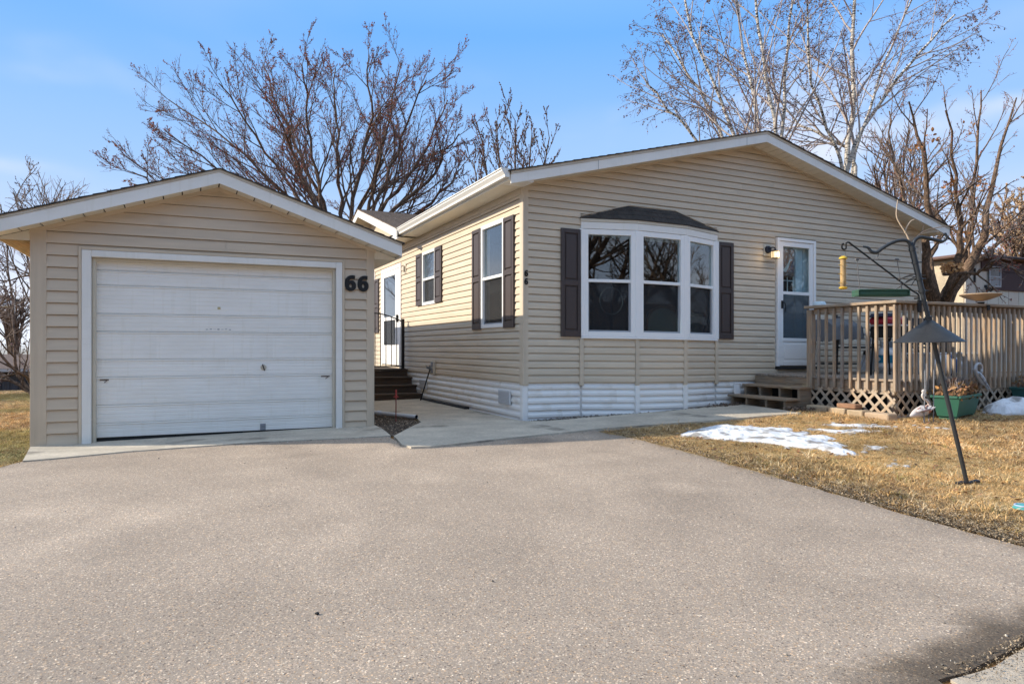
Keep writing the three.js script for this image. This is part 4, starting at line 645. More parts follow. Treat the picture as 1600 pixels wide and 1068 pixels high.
// ---------------------------------------------------------------- the deck
const DX = 4.11, DZ = 2.53, DX1 = 8.14, DY = 0.69;
{
  const deck = thing('deck', 'weathered wooden deck with baluster railing and lattice below', 'deck', 6.1, 0.2, 1.3), r = rng(17), w = () => r() * 6;
  for (let i = 0; i < 17; i++) { const z0 = 0.06 + i * 0.1455; add(deck, 'floor_board', box(DX - 0.01, DX1, DY - 0.03 - r() * 0.002, DY, z0, Math.min(DZ - 0.003, z0 + 0.139), 0.004, w()), M.deckGrey); }
  add(deck, 'rim_joist', box(DX, DX + 0.036, DY - 0.205, DY - 0.033, 0.05, 1.16, 0.004, 0.4), M.stepLight);
  add(deck, 'rim_joist', box(DX + 0.02, DX + 0.056, DY - 0.205, DY - 0.033, 1.161, DZ - 0.04, 0.004, 2.4), M.deck);
  add(deck, 'rim_joist', box(DX + 0.057, DX1, DY - 0.205, DY - 0.033, DZ - 0.076, DZ - 0.04, 0.004, 3.1), M.deck);
  for (let i = 0; i < 5; i++) { const x = DX + 0.1 + i * 0.95; add(deck, 'post', box(x - 0.045, x + 0.045, 0.05, DY - 0.035, DZ - 0.17, DZ - 0.08, 0.005, w()), M.deckGrey); }
  const P = (x0, x1, y0, y1, z0, z1) => add(deck, 'railing_post', box(x0, x1, y0, y1, z0, z1, 0.005, w()), M.deck);
  P(DX - 0.045, DX + 0.045, 0.50, 1.655, 1.125, 1.215); P(DX + 2.0, DX + 2.09, DY, 1.655, DZ - 0.17, DZ - 0.08); P(DX1 - 0.1, DX1 - 0.01, DY, 1.655, DZ - 0.17, DZ - 0.08);
  add(deck, 'cap_rail', box(DX - 0.075, DX + 0.075, 1.672, 1.71, 1.10, DZ + 0.055, 0.006, 1.3), M.deck);
  add(deck, 'cap_rail', box(DX + 0.077, DX1, 1.671, 1.709, DZ - 0.085, DZ + 0.055, 0.006, 5.3), M.deck);
  add(deck, 'rail', box(DX + 0.0, DX + 0.036, 1.582, 1.669, 1.216, DZ - 0.01, 0.004, 0.7), M.deck);
  add(deck, 'rail', box(DX + 0.037, DX1, 1.582, 1.669, DZ - 0.046, DZ - 0.01, 0.004, 2.2), M.deck);
  const bal = (x, z) => { const t = (r() - 0.5) * 0.006; add(deck, 'baluster', bar(V(x + t, 0.532 + r() * 0.012, z), V(x - t, 1.655, z), 0.036, 0.036, 0.003, w(), V(0, 0, 1)), r() < 0.72 ? M.deck : M.deckGrey); };
  for (let i = 0; i < 10; i++) bal(DX - 0.02, 1.325 + i * 0.1335);
  for (let i = 0; i < 37; i++) bal(DX + 0.03 + i * 0.1105, DZ + 0.012);
  // lattice: diagonal strips clipped to each panel
  const clip = (u0, u1, v0, v1, c, s) => { const pts = []; for (const u of [u0, u1]) { const v = s * (u - c); if (v >= v0 && v <= v1) pts.push([u, v]); } for (const v of [v0, v1]) { const u = v / s + c; if (u >= u0 && u <= u1) pts.push([u, v]); } pts.sort((a, b) => a[0] - b[0]); return pts.length > 1 && pts[pts.length - 1][0] - pts[0][0] > 0.05 ? [pts[0], pts[pts.length - 1]] : null; };
  const lattice = (L, h, map, out) => { for (const s of [1, -1]) for (let c = -0.5; c < L + 0.6; c += 0.176) { const e = clip(0.01, L - 0.01, 0.0, h, c - (s > 0 ? 0 : -0.02), s); if (e) { const lift = s > 0 ? 0.004 : 0.0105, a = map(...e[0], lift), b = map(...e[1], lift); add(deck, 'lattice_strip', bar(a, b, 0.038, 0.0062, 0.001, w(), out), M.lattice); } } };
  const lowY = 0.135;
  lattice(1.40, 0.40, (u, v, l) => V(DX - l - 0.004, lowY + v, 1.13 + u), V(1, 0, 0));
  lattice(DX1 - DX, 0.38, (u, v, l) => V(DX + u, lowY + 0.02 + v, DZ - 0.03 + l), V(0, 0, 1));
  for (const [a, b] of [[V(DX + 0.005, 0.165, DZ - 0.015), V(DX1, 0.245, DZ - 0.015)]]) add(deck, 'skirt_board', bar(a, b, 0.02, 0.085, 0.003, 1.1), M.deckGrey);
  add(deck, 'underdeck_shade_block', box(DX + 0.3, DX1 - 0.05, -0.02, 0.47, 0.1, DZ - 0.25, 0), M.dark);  // solid dark block in place of the shade under the deck
  // steps on the left side
  const steps = thing('deck_steps', 'brown wooden steps with open risers up to the front door', 'steps', 3.85, 0.19, 0.6);
  add(steps, 'tread', [box(3.845, DX - 0.002, 0.494, 0.530, -0.0 + 0.04, 1.20, 0.006, 1.7)], M.stepLight); add(steps, 'tread', [box(3.555, 3.835, 0.334, 0.370, 0.0 + 0.03, 1.235, 0.006, 3.7)], M.stepLight);
  for (const z of [0.09, 0.40, 0.80, 1.16]) { add(steps, 'stringer', prism([[3.60, 0.12], [DX - 0.003, 0.12], [DX - 0.003, 0.492], [3.87, 0.492], [3.87, 0.332], [3.60, 0.332]], z - 0.019, z + 0.019), M.stepLight); }
  const wh = thing('plastic_box', 'small white plastic box wedged behind the deck steps', 'box', 3.8, 0.4, -0.0);
  add(wh, 'shell', prism([[3.70, 0.36], [3.82, 0.36], [3.80, 0.52], [3.70, 0.52], [3.685, 0.44]], 0.025, 0.034 + 0.0), M.whiteClean); add(wh, 'lid', box(3.70, 3.85, 0.522, 0.542, 0.02, 0.036, 0.004), M.whiteClean);
}
{ // what stands on and by the deck
  const grill = thing('gas_grill', 'gas grill under a slack grey cover with a side shelf on the deck', 'grill', 5.1, DY, 0.8), cov = mat([0.15, 0.16, 0.175], 0.8, { map: dirtTone });
  const hood = []; for (let k = 0; k < 2; k++) hood.push([4.95, 0.55]);
  const N = 16, tri = [], pt = (u, v) => { const x = 4.72 + u * 0.62, a = v * Math.PI, dr = 0.02 * Math.sin(u * 21 + v * 5) + 0.015 * Math.sin(u * 47), lo = v < 0.12 || v > 0.88; return V(x, 1.33 + (lo ? -0.10 + (fbm(u * 6, v * 3, 3) - 0.5) * 0.1 : Math.sin(a) * 0.20) + dr, 0.80 - Math.cos(a) * (0.27 + dr)); };
  for (let i = 0; i < N; i++) for (let j = 0; j < N; j++) { const q = [pt(i / N, j / N), pt((i + 1) / N, j / N), pt((i + 1) / N, (j + 1) / N), pt(i / N, (j + 1) / N)]; for (const k of [0, 2, 1, 0, 3, 2]) tri.push(q[k].x, q[k].y, q[k].z); }
  for (const u of [0, 1]) for (let j = 1; j < N - 1; j++) { const q = [pt(u, 0), pt(u, j / N), pt(u, (j + 1) / N)]; for (const k of u ? [0, 1, 2] : [0, 2, 1]) tri.push(q[k].x, q[k].y, q[k].z); }
  const cg = mergeVertices((() => { const g = fromTris(tri); g.deleteAttribute('normal'); g.deleteAttribute('uv'); return g; })(), 1e-4); cg.computeVertexNormals(); add(grill, 'cover', boxUV(cg.toNonIndexed()), cov);
  add(grill, 'side_shelf', [box(5.36, 5.95, 1.30, 1.325, 0.60, 1.02, 0.006)], M.grey);
  add(grill, 'shelf', box(4.78, 5.3, 0.84, 0.86, 0.58, 1.02, 0.004), M.black);
  for (const [x, z] of [[4.80, 0.60], [5.3, 0.60], [4.80, 1.0], [5.3, 1.0]]) add(grill, 'leg', bar(V(x, DY + 0.01, z), V(x + 0.03, 1.3, z), 0.026, 0.026), M.black);
  const can = thing('camp_stove', 'red-lidded black camp stove standing on the grill side of the deck', 'stove', 5.15, DY, 1.6);
  add(can, 'lid', [box(4.95, 5.36, 1.44, 1.545, 1.45, 1.78, 0.03)], mat([0.36, 0.015, 0.03], 0.35)); add(can, 'lid_trim', box(4.94, 5.37, 1.412, 1.438, 1.44, 1.79, 0.006), M.metal);
  add(can, 'body', box(4.97, 5.34, 1.25, 1.410, 1.47, 1.76, 0.01), M.black);
  for (const [x, z] of [[5.0, 1.50], [5.31, 1.50], [5.0, 1.73], [5.31, 1.73]]) add(can, 'leg', bar(V(x, 1.25, z), V(x + (x > 5.2 ? 0.05 : -0.05), DY + 0.005, z), 0.022, 0.022), M.black);
  const navy = thing('folded_tarp', 'folded dark navy tarp lying on top of the red stove lid', 'tarp', 5.06, 1.546, 1.6); add(navy, 'tarp', [box(4.90, 5.22, 1.547, 1.575, 1.47, 1.76, 0.013), box(4.94, 5.18, 1.576, 1.598, 1.5, 1.74, 0.01)], mat([0.03, 0.035, 0.07], 0.85));
  const c = document.createElement('canvas'); c.width = 512; c.height = 256; const x = c.getContext('2d'); x.fillStyle = '#cfd2d2'; x.fillRect(0, 0, 512, 256); x.fillStyle = '#1d7f9c'; x.fillRect(0, 26, 512, 205); x.fillStyle = '#cfd2d2'; x.beginPath(); x.ellipse(256, 128, 150, 84, 0, 0, 6.3); x.fill(); x.fillStyle = '#1d7f9c'; x.font = 'bold 52px sans-serif'; x.textAlign = 'center'; x.fillText('PROPANE', 256, 146);
  const lt = new THREE.CanvasTexture(c); lt.colorSpace = THREE.SRGBColorSpace; lt.wrapS = THREE.RepeatWrapping; lt.repeat.x = 2;
  const tp = at(1386, 570, 11.2), tank = thing('propane_tank', 'grey white propane tank with a blue label seen through the balusters', 'gas tank', tp.x, DY, tp.z), tw = mat([0.86, 0.86, 0.85], 0.4);
  add(tank, 'body', lathe([[0, 0.05], [0.10, 0.05], [0.150, 0.085], [0.156, 0.13], [0.156, 0.31], [0.148, 0.36], [0.11, 0.40], [0.04, 0.418], [0, 0.42]], tp.x, DY, tp.z, 28), tw);
  const lb = new THREE.CylinderGeometry(0.1575, 0.1575, 0.155, 36, 1, true).rotateY(2.3); lb.translate(tp.x, DY + 0.23, tp.z); add(tank, 'label', lb, mat([1, 1, 1], 0.5, { map: lt }));
  add(tank, 'foot_ring', new THREE.CylinderGeometry(0.105, 0.11, 0.055, 24, 1, true).translate(tp.x, DY + 0.03, tp.z), mat([0.4, 0.4, 0.4], 0.5, { side: THREE.DoubleSide }));
  add(tank, 'collar', new THREE.CylinderGeometry(0.09, 0.095, 0.10, 20, 1, true, 0.6, 5.0).translate(tp.x, DY + 0.46, tp.z), mat([0.58, 0.59, 0.59], 0.4, { side: THREE.DoubleSide })); add(tank, 'valve', [new THREE.CylinderGeometry(0.022, 0.03, 0.07, 10).translate(tp.x, DY + 0.45, tp.z)], M.metal);
  const ch = thing('folding_chair', 'folded aluminium lawn chair leaning among the things on the deck', 'chair', 5.5, DY, 1.6), A = at(1339, 583, 11.1), B = at(1366, 522, 11.1), o = V(0.03, 0, 0.035);
  add(ch, 'leg', tube([A, B], 0.012, 8), M.metal); add(ch, 'leg', tube([A.clone().add(o), B.clone().add(o)], 0.012, 8), M.metal); add(ch, 'hinge', bar(A.clone().lerp(B, 0.47), A.clone().lerp(B, 0.56), 0.05, 0.04), M.black);
  add(ch, 'frame', [tube(curve([B, B.clone().add(V(0.1, -0.02, 0)), at(1380, 560, 11.2), at(1366, 585, 11.2)], 10), 0.011, 7), tube([B.clone().add(V(0.1, -0.02, 0.3)), at(1430, 580, 10.9)], 0.011, 7)], M.metal);
  add(ch, 'webbing', prism([[0, 0], [0.30, 0], [0.34, 0.30], [0.05, 0.32]].map(([a, b]) => [a + A.x + 0.12, b + DY + 0.05]), A.z - 0.02, A.z - 0.01), mat([0.5, 0.5, 0.48], 0.9));
  const tote = thing('storage_tote', 'pale grey plastic storage tote on the deck behind the railing', 'tote', 6.75, DY, 1.5); add(tote, 'tub', prism([[6.18, DY + 0.002], [7.12, DY + 0.002], [7.18, DY + 0.30], [6.12, DY + 0.30]], 1.25, 1.75), mat([0.50, 0.51, 0.51], 0.5)); add(tote, 'lid', box(6.10, 7.20, DY + 0.302, DY + 0.335, 1.22, 1.78, 0.01), mat([0.58, 0.58, 0.57], 0.5));
  const blk = mat([0.03, 0.03, 0.034], 0.6), tb = thing('added_dark_table', 'added black table darkening the view behind the front railing', 'table', 6.2, DY, 1.1); add(tb, 'table_top', new THREE.CylinderGeometry(0.48, 0.48, 0.03, 28).translate(6.3, DY + 0.70, 1.0), blk); for (let i = 0; i < 4; i++) { const a = i * 1.571 + 0.6; add(tb, 'leg', bar(V(6.3 + 0.12 * Math.cos(a), DY + 0.69, 1.0 + 0.12 * Math.sin(a)), V(6.3 + 0.38 * Math.cos(a), DY + 0.005, 1.0 + 0.38 * Math.sin(a)), 0.03, 0.03), blk); }  // black table and chairs added to darken the gaps between the balusters
  for (const [x, z, t, label] of [[5.62, 0.72, 0.5, 'added black chair left of the table, darkening the view behind the railing'], [7.05, 0.9, -0.6, 'added black chair right of the table, darkening the view behind the railing']]) { const pc = thing('added_dark_chair', label, 'chair', x, DY, z, 'added black chairs'), R = (g) => g.rotateY(t).translate(x, DY, z); add(pc, 'seat', R(box(-0.24, 0.24, 0.40, 0.43, -0.24, 0.24, 0.01)), blk); add(pc, 'backrest', R(box(-0.24, 0.24, 0.46, 0.92, -0.27, -0.245, 0.008)), blk); for (const [a, b] of [[-0.22, -0.255], [0.22, -0.255], [-0.22, 0.22], [0.22, 0.22]]) add(pc, 'leg', R(box(a - 0.014, a + 0.014, 0.003, b < 0 ? 0.94 : 0.60, b - 0.012, b + 0.012, 0.003)), blk); }
  const bag = thing('soil_bag', 'crumpled white and blue bag slumped on the deck behind the front railing', 'bag', 5.9, DY, 1.95), bgm = new THREE.SphereGeometry(1, 22, 14); { const p = bgm.attributes.position; for (let i = 0; i < p.count; i++) { const n = 0.8 + 0.4 * fbm(p.getX(i) * 2 + 5, p.getY(i) * 3 + p.getZ(i) * 2 + 5, 3); p.setXYZ(i, p.getX(i) * 0.26 * n, Math.max(-0.14, p.getY(i) * 0.17 * n), p.getZ(i) * 0.16 * n); } bgm.computeVertexNormals(); bgm.translate(6.0, DY + 0.142, 1.95); } add(bag, 'sack', bgm, mat([0.72, 0.74, 0.76], 0.5)); add(bag, 'band', new THREE.TorusGeometry(0.17, 0.03, 8, 24).scale(1.2, 0.85, 0.9).rotateY(1.2).translate(6.0, DY + 0.15, 1.95), mat([0.04, 0.10, 0.28], 0.5));
  const bowl = thing('plastic_bowl', 'small pale blue upturned bowl on the railing cap', 'bowl', 4.12, 1.711, 1.31); add(bowl, 'bowl', lathe([[0.088, 0], [0.092, 0.004], [0.088, 0.03], [0.075, 0.05], [0.06, 0.057], [0, 0.058]], 4.12, 1.711, 1.31, 24), mat([0.55, 0.66, 0.70], 0.45)); add(bowl, 'rim', new THREE.TorusGeometry(0.09, 0.005, 6, 28).rotateX(Math.PI / 2).translate(4.12, 1.7165, 1.31), mat([0.6, 0.7, 0.74], 0.4));
  const bb = thing('bird_bath', 'wide tan bird bath dish mounted on the deck railing', 'bird bath', 5.885, 1.69, 2.5), bt = mat([0.45, 0.32, 0.20], 0.6);
  add(bb, 'dish', lathe([[0.05, 0.035], [0.16, 0.05], [0.30, 0.082], [0.375, 0.108], [0.382, 0.116], [0.374, 0.121], [0.36, 0.112], [0.25, 0.082], [0.1, 0.062], [0, 0.06]], 5.885, 1.69, 2.5, 40).translate(-5.885, -1.69, -2.5).scale(0.68, 1.15, 0.68).translate(5.885, 1.71, 2.5), bt); add(bb, 'bracket', [new THREE.CylinderGeometry(0.045, 0.03, 0.05, 12).translate(5.9, 1.712, 2.5), box(5.87, 5.93, 1.62, 1.69, 2.592, 2.606, 0.003)], M.black);
}
// planters, ornaments, pavers at the foot of the deck
const leafGeo = (() => { const g = new THREE.PlaneGeometry(1, 1.6, 2, 3), p = g.attributes.position; for (let i = 0; i < p.count; i++) { const y = p.getY(i) / 0.8, x = p.getX(i); p.setX(i, x * (1 - y * y * 0.85)); p.setZ(i, 0.35 * x * x + 0.25 * y * y); } g.computeVertexNormals(); return g; })();
function planter(label, x, z, turn, L, W, H, m, dry, group) {
  const y = ground(x, z), o = thing('planter_box', label, 'planter', x, y, z, group); o.rotation.y = turn;
  const local = (name, g, mm, par = o) => { const me = new THREE.Mesh(merge([g].flat()), mm); me.name = name; me.castShadow = me.receiveShadow = true; par.add(me); return me; };
  const tri = [], q = (...p) => { for (const k of [0, 1, 2, 0, 2, 3]) tri.push(...p[k]); }, a = L / 2, b = W / 2, c = a - 0.05, d = b - 0.05, t = 0.015, y0 = 0.045;
  for (const [A, B, C, D] of [[[-c, -d], [c, -d], [a, -b], [-a, -b]], [[c, -d], [c, d], [a, b], [a, -b]], [[c, d], [-c, d], [-a, b], [a, b]], [[-c, d], [-c, -d], [-a, -b], [-a, b]]]) { q([A[0], y0, A[1]], [D[0], H, D[1]], [C[0], H, C[1]], [B[0], y0, B[1]]); const f = 1 - t / b; q([A[0] * f, y0, A[1] * f], [B[0] * f, y0, B[1] * f], [C[0] * f, H, C[1] * f], [D[0] * f, H, D[1] * f]); }
  local('tub', [fromTris(tri), box(-c, c, y0 - 0.004, y0 + 0.01, -d, d, 0.002)], m);
  local('rim', [box(-a - 0.012, a + 0.012, H - 0.028, H + 0.006, b - 0.012, b + 0.014, 0.005), box(-a - 0.012, a + 0.012, H - 0.028, H + 0.006, -b - 0.014, -b + 0.012, 0.005), box(-a - 0.012, -a + 0.012, H - 0.027, H + 0.005, -b + 0.013, b - 0.013, 0.005), box(a - 0.012, a + 0.012, H - 0.027, H + 0.005, -b + 0.013, b - 0.013, 0.005)], m);
  for (const s of [-1, 1]) local('foot', box(s * (c - 0.06) - 0.03, s * (c - 0.06) + 0.03, 0, 0.05, -d + 0.01, d - 0.005, 0.004), m);
  local('potting_soil', box(-a + 0.03, a - 0.03, H - 0.08, H - 0.05, -b + 0.03, b - 0.03, 0.002), mat([0.06, 0.045, 0.035], 1));
  const r = rng(Math.round(x * 100)); const stems = [];
  for (let i = 0; i < dry * 0.3; i++) { const sx = (r() - 0.5) * (L - 0.15), sz = (r() - 0.5) * (W - 0.1), h = 0.08 + r() * 0.16; stems.push(tube(curve([V(sx, H - 0.06, sz), V(sx + (r() - 0.5) * 0.06, H + h * 0.5, sz), V(sx + (r() - 0.5) * 0.16, H + h, sz + (r() - 0.5) * 0.12)], 4), 0.004, 4, false)); }
  local('stem', stems, M.twigGrey).userData.kind = 'stuff';
  const l = scatter('dry_leaves', leafGeo, M.deadLeaf, dry, 5 + Math.round(x * 10), (rr, dd) => { const sx = (rr() - 0.5) * (L - 0.08), sz = (rr() - 0.5) * (W - 0.02), s = 0.018 + rr() * 0.03; dd.position.set(sx * (0.9 + 0.15 * rr()), H - 0.04 + rr() ** 1.4 * 0.20 * (1.2 - Math.abs(sx / L)), sz * 1.1); dd.rotation.set(rr() * 6, rr() * 6, rr() * 6); dd.scale.set(s, s * 1.2, s); return true; }, (rr) => { const k = 0.4 + rr() * 1.1; return [k, k * (0.8 + rr() * 0.25), k * (0.6 + rr() * 0.35)]; });
  o.add(l); return o;
}
planter('green planter box full of dry brown plants at the deck corner', 4.93, 2.78, 0.30, 0.86, 0.32, 0.30, M.green, 420, 'green planter boxes');
planter('dark green planter box half hidden behind the snow bank', 6.75, 2.74, 0.02, 0.78, 0.26, 0.30, mat([0.015, 0.07, 0.06], 0.55), 160, 'green planter boxes');
{
  const r = rng(8), g = 'tan paver blocks laid along the lattice';
  const blocks = [['leftmost tan paver block along the lattice, beside the deck steps', 1.32, 1.68, 0, 1], ['second tan paver block from the deck steps, grounded under the loose block', 1.69, 1.98, 0.0, 1], ['third tan paver block from the steps, between two others', 1.99, 2.25, 0.0, 0.9], ['rightmost tan paver block, at the lattice corner by the flamingo', 2.26, 2.62, 0.0, 1.1]];
  for (const [label, z0, z1, l, k] of blocks) { const x = 3.93 + (r() - 0.5) * 0.02, y = ground(x, (z0 + z1) / 2), o = thing('paver_block', label, 'paver', x, y, (z0 + z1) / 2, g); add(o, 'block', box(x - 0.09, x + 0.09, y - 0.02, y + 0.085 + r() * 0.01, z0 + 0.006, z1 - 0.006, 0.012), k > 1 ? M.paver : mat([0.62 * k, 0.49 * k, 0.34 * k], 0.95, { map: concreteMap, bumpMap: concreteBump, bumpScale: 0.004 })); }
  const y = ground(3.98, 2.0) + 0.096, o = thing('loose_block', 'reddish loose block lying across the top of the tan pavers', 'paver', 3.97, y, 1.98); add(o, 'block', box(3.885, 4.03, y, y + 0.06, 1.80, 2.10, 0.01), mat([0.42, 0.24, 0.15], 0.95, { map: concreteMap, bumpMap: concreteBump, bumpScale: 0.004 }));
  // flamingo lying against the planter
  const fx = 4.18, fz = 2.86, fy = ground(fx, fz), fl = thing('flamingo_ornament', 'faded pink metal flamingo ornament beside the green planter', 'ornament', fx, fy, fz), pink = mat([0.52, 0.20, 0.14], 0.6), pale = mat([0.62, 0.56, 0.52], 0.6);
  const body = new THREE.SphereGeometry(1, 18, 12); { const p = body.attributes.position; for (let i = 0; i < p.count; i++) { const x = p.getX(i); p.setXYZ(i, x * 0.155 + (x < 0 ? -0.05 * x * x : 0), p.getY(i) * 0.07 * (1 - 0.25 * (x < 0 ? x * x : 0)) + (x < 0 ? -0.05 * x * x : 0.01), p.getZ(i) * 0.05); } body.computeVertexNormals(); body.translate(fx - 0.06, fy + 0.14, fz); }
  add(fl, 'body', body, pale);
  const fe = []; for (let i = 0; i < 34; i++) { const u = r(), a = (r() - 0.3) * 1.6, px = fx - 0.16 + u * 0.2, s = 0.04 + r() * 0.03; fe.push(new THREE.SphereGeometry(1, 6, 5).scale(s, 0.006, 0.016).rotateZ(0.35 + r() * 0.3).rotateX(a).translate(px, fy + 0.15 + 0.055 * Math.cos(a) - 0.03 * (1 - u), fz + 0.055 * Math.sin(a) + 0.02)); }
  fe.forEach((q, i) => add(fl, 'feather', q, i % 3 ? pale : mat([0.30, 0.17, 0.14], 0.7)));
  add(fl, 'breast', new THREE.SphereGeometry(0.058, 14, 10).scale(1, 0.95, 0.85).translate(fx + 0.06, fy + 0.165, fz), pink);
  add(fl, 'neck', tube(curve([V(fx + 0.075, fy + 0.18, fz), V(fx + 0.09, fy + 0.235, fz), V(fx + 0.04, fy + 0.275, fz + 0.01), V(fx - 0.02, fy + 0.30, fz + 0.01), V(fx - 0.05, fy + 0.34, fz + 0.01), V(fx - 0.03, fy + 0.385, fz + 0.01)], 20), Array.from({ length: 21 }, (_, i) => 0.021 - i * 0.0004), 9), pale);
  add(fl, 'head', [new THREE.SphereGeometry(0.03, 12, 9).scale(1.2, 0.9, 0.8).translate(fx - 0.02, fy + 0.392, fz + 0.01)], pale); add(fl, 'beak', new THREE.ConeGeometry(0.013, 0.06, 8).rotateZ(-2.2).translate(fx + 0.035, fy + 0.375, fz + 0.01), mat([0.5, 0.32, 0.08], 0.5));
  for (const d of [-0.02, 0.075]) add(fl, 'leg', tube([V(fx + d, fy - 0.02, fz + 0.01), V(fx + d, fy + 0.13, fz + 0.005)], 0.006, 6), M.grey);
  for (const [px, lab] of [[1414, 'left'], [1436, 'right']]) { const gx = fx + (px - 1425) * 0.0078, k = thing('plant_stake', lab === 'left' ? 'thin grey twin-wire plant stake just above the flamingo head' : 'thin grey garden stake between the flamingo and the planter', 'stake', gx, fy, fz + 0.06); const gg = [tube([V(gx, fy - 0.02, fz + 0.06), V(gx + 0.012, fy + 0.66, fz + 0.06)], 0.006, 5)]; if (lab === 'left') gg.push(tube([V(gx + 0.03, fy + 0.33, fz + 0.06), V(gx + 0.04, fy + 0.74, fz + 0.06)], 0.005, 5)); add(k, 'wire', gg, M.grey); }
  // grey heron hung on the lattice
  const hp = V(5.70, 0.66, DZ + 0.085), he = thing('heron_ornament', 'grey metal heron ornament with a curved neck hung on the railing', 'ornament', hp.x, hp.y, hp.z), hg = mat([0.46, 0.46, 0.46], 0.5, { metalness: 0.4 });
  const hb = new THREE.SphereGeometry(1, 18, 12).scale(0.145, 0.058, 0.04).rotateZ(-0.72).translate(hp.x, hp.y + 0.02, hp.z); add(he, 'body', hb, hg);
  for (let i = 0; i < 14; i++) add(he, 'feather', new THREE.SphereGeometry(1, 6, 5).scale(0.05, 0.012, 0.008).rotateZ(-0.75).translate(hp.x - 0.07 + (i % 7) * 0.028 + (i > 6 ? 0.02 : 0), hp.y + 0.07 - (i % 7) * 0.025 - (i > 6 ? 0.03 : 0), hp.z + 0.042), i % 2 ? hg : M.grey);
  add(he, 'neck', tube(curve([V(hp.x - 0.09, hp.y + 0.075, hp.z), V(hp.x - 0.125, hp.y + 0.15, hp.z), V(hp.x - 0.08, hp.y + 0.215, hp.z), V(hp.x - 0.01, hp.y + 0.215, hp.z), V(hp.x + 0.03, hp.y + 0.165, hp.z), V(hp.x + 0.02, hp.y + 0.125, hp.z)], 24), Array.from({ length: 25 }, (_, i) => 0.026 - i * 0.0005), 9), hg);
  add(he, 'head', new THREE.SphereGeometry(0.026, 12, 8).scale(0.8, 1.3, 0.8).translate(hp.x + 0.018, hp.y + 0.115, hp.z), hg); add(he, 'beak', new THREE.ConeGeometry(0.008, 0.08, 7).rotateZ(2.7).translate(hp.x - 0.005, hp.y + 0.06, hp.z), M.grey); add(he, 'tail', new THREE.SphereGeometry(1, 8, 6).scale(0.075, 0.02, 0.012).rotateZ(-0.85).translate(hp.x + 0.125, hp.y - 0.095, hp.z), hg);
}
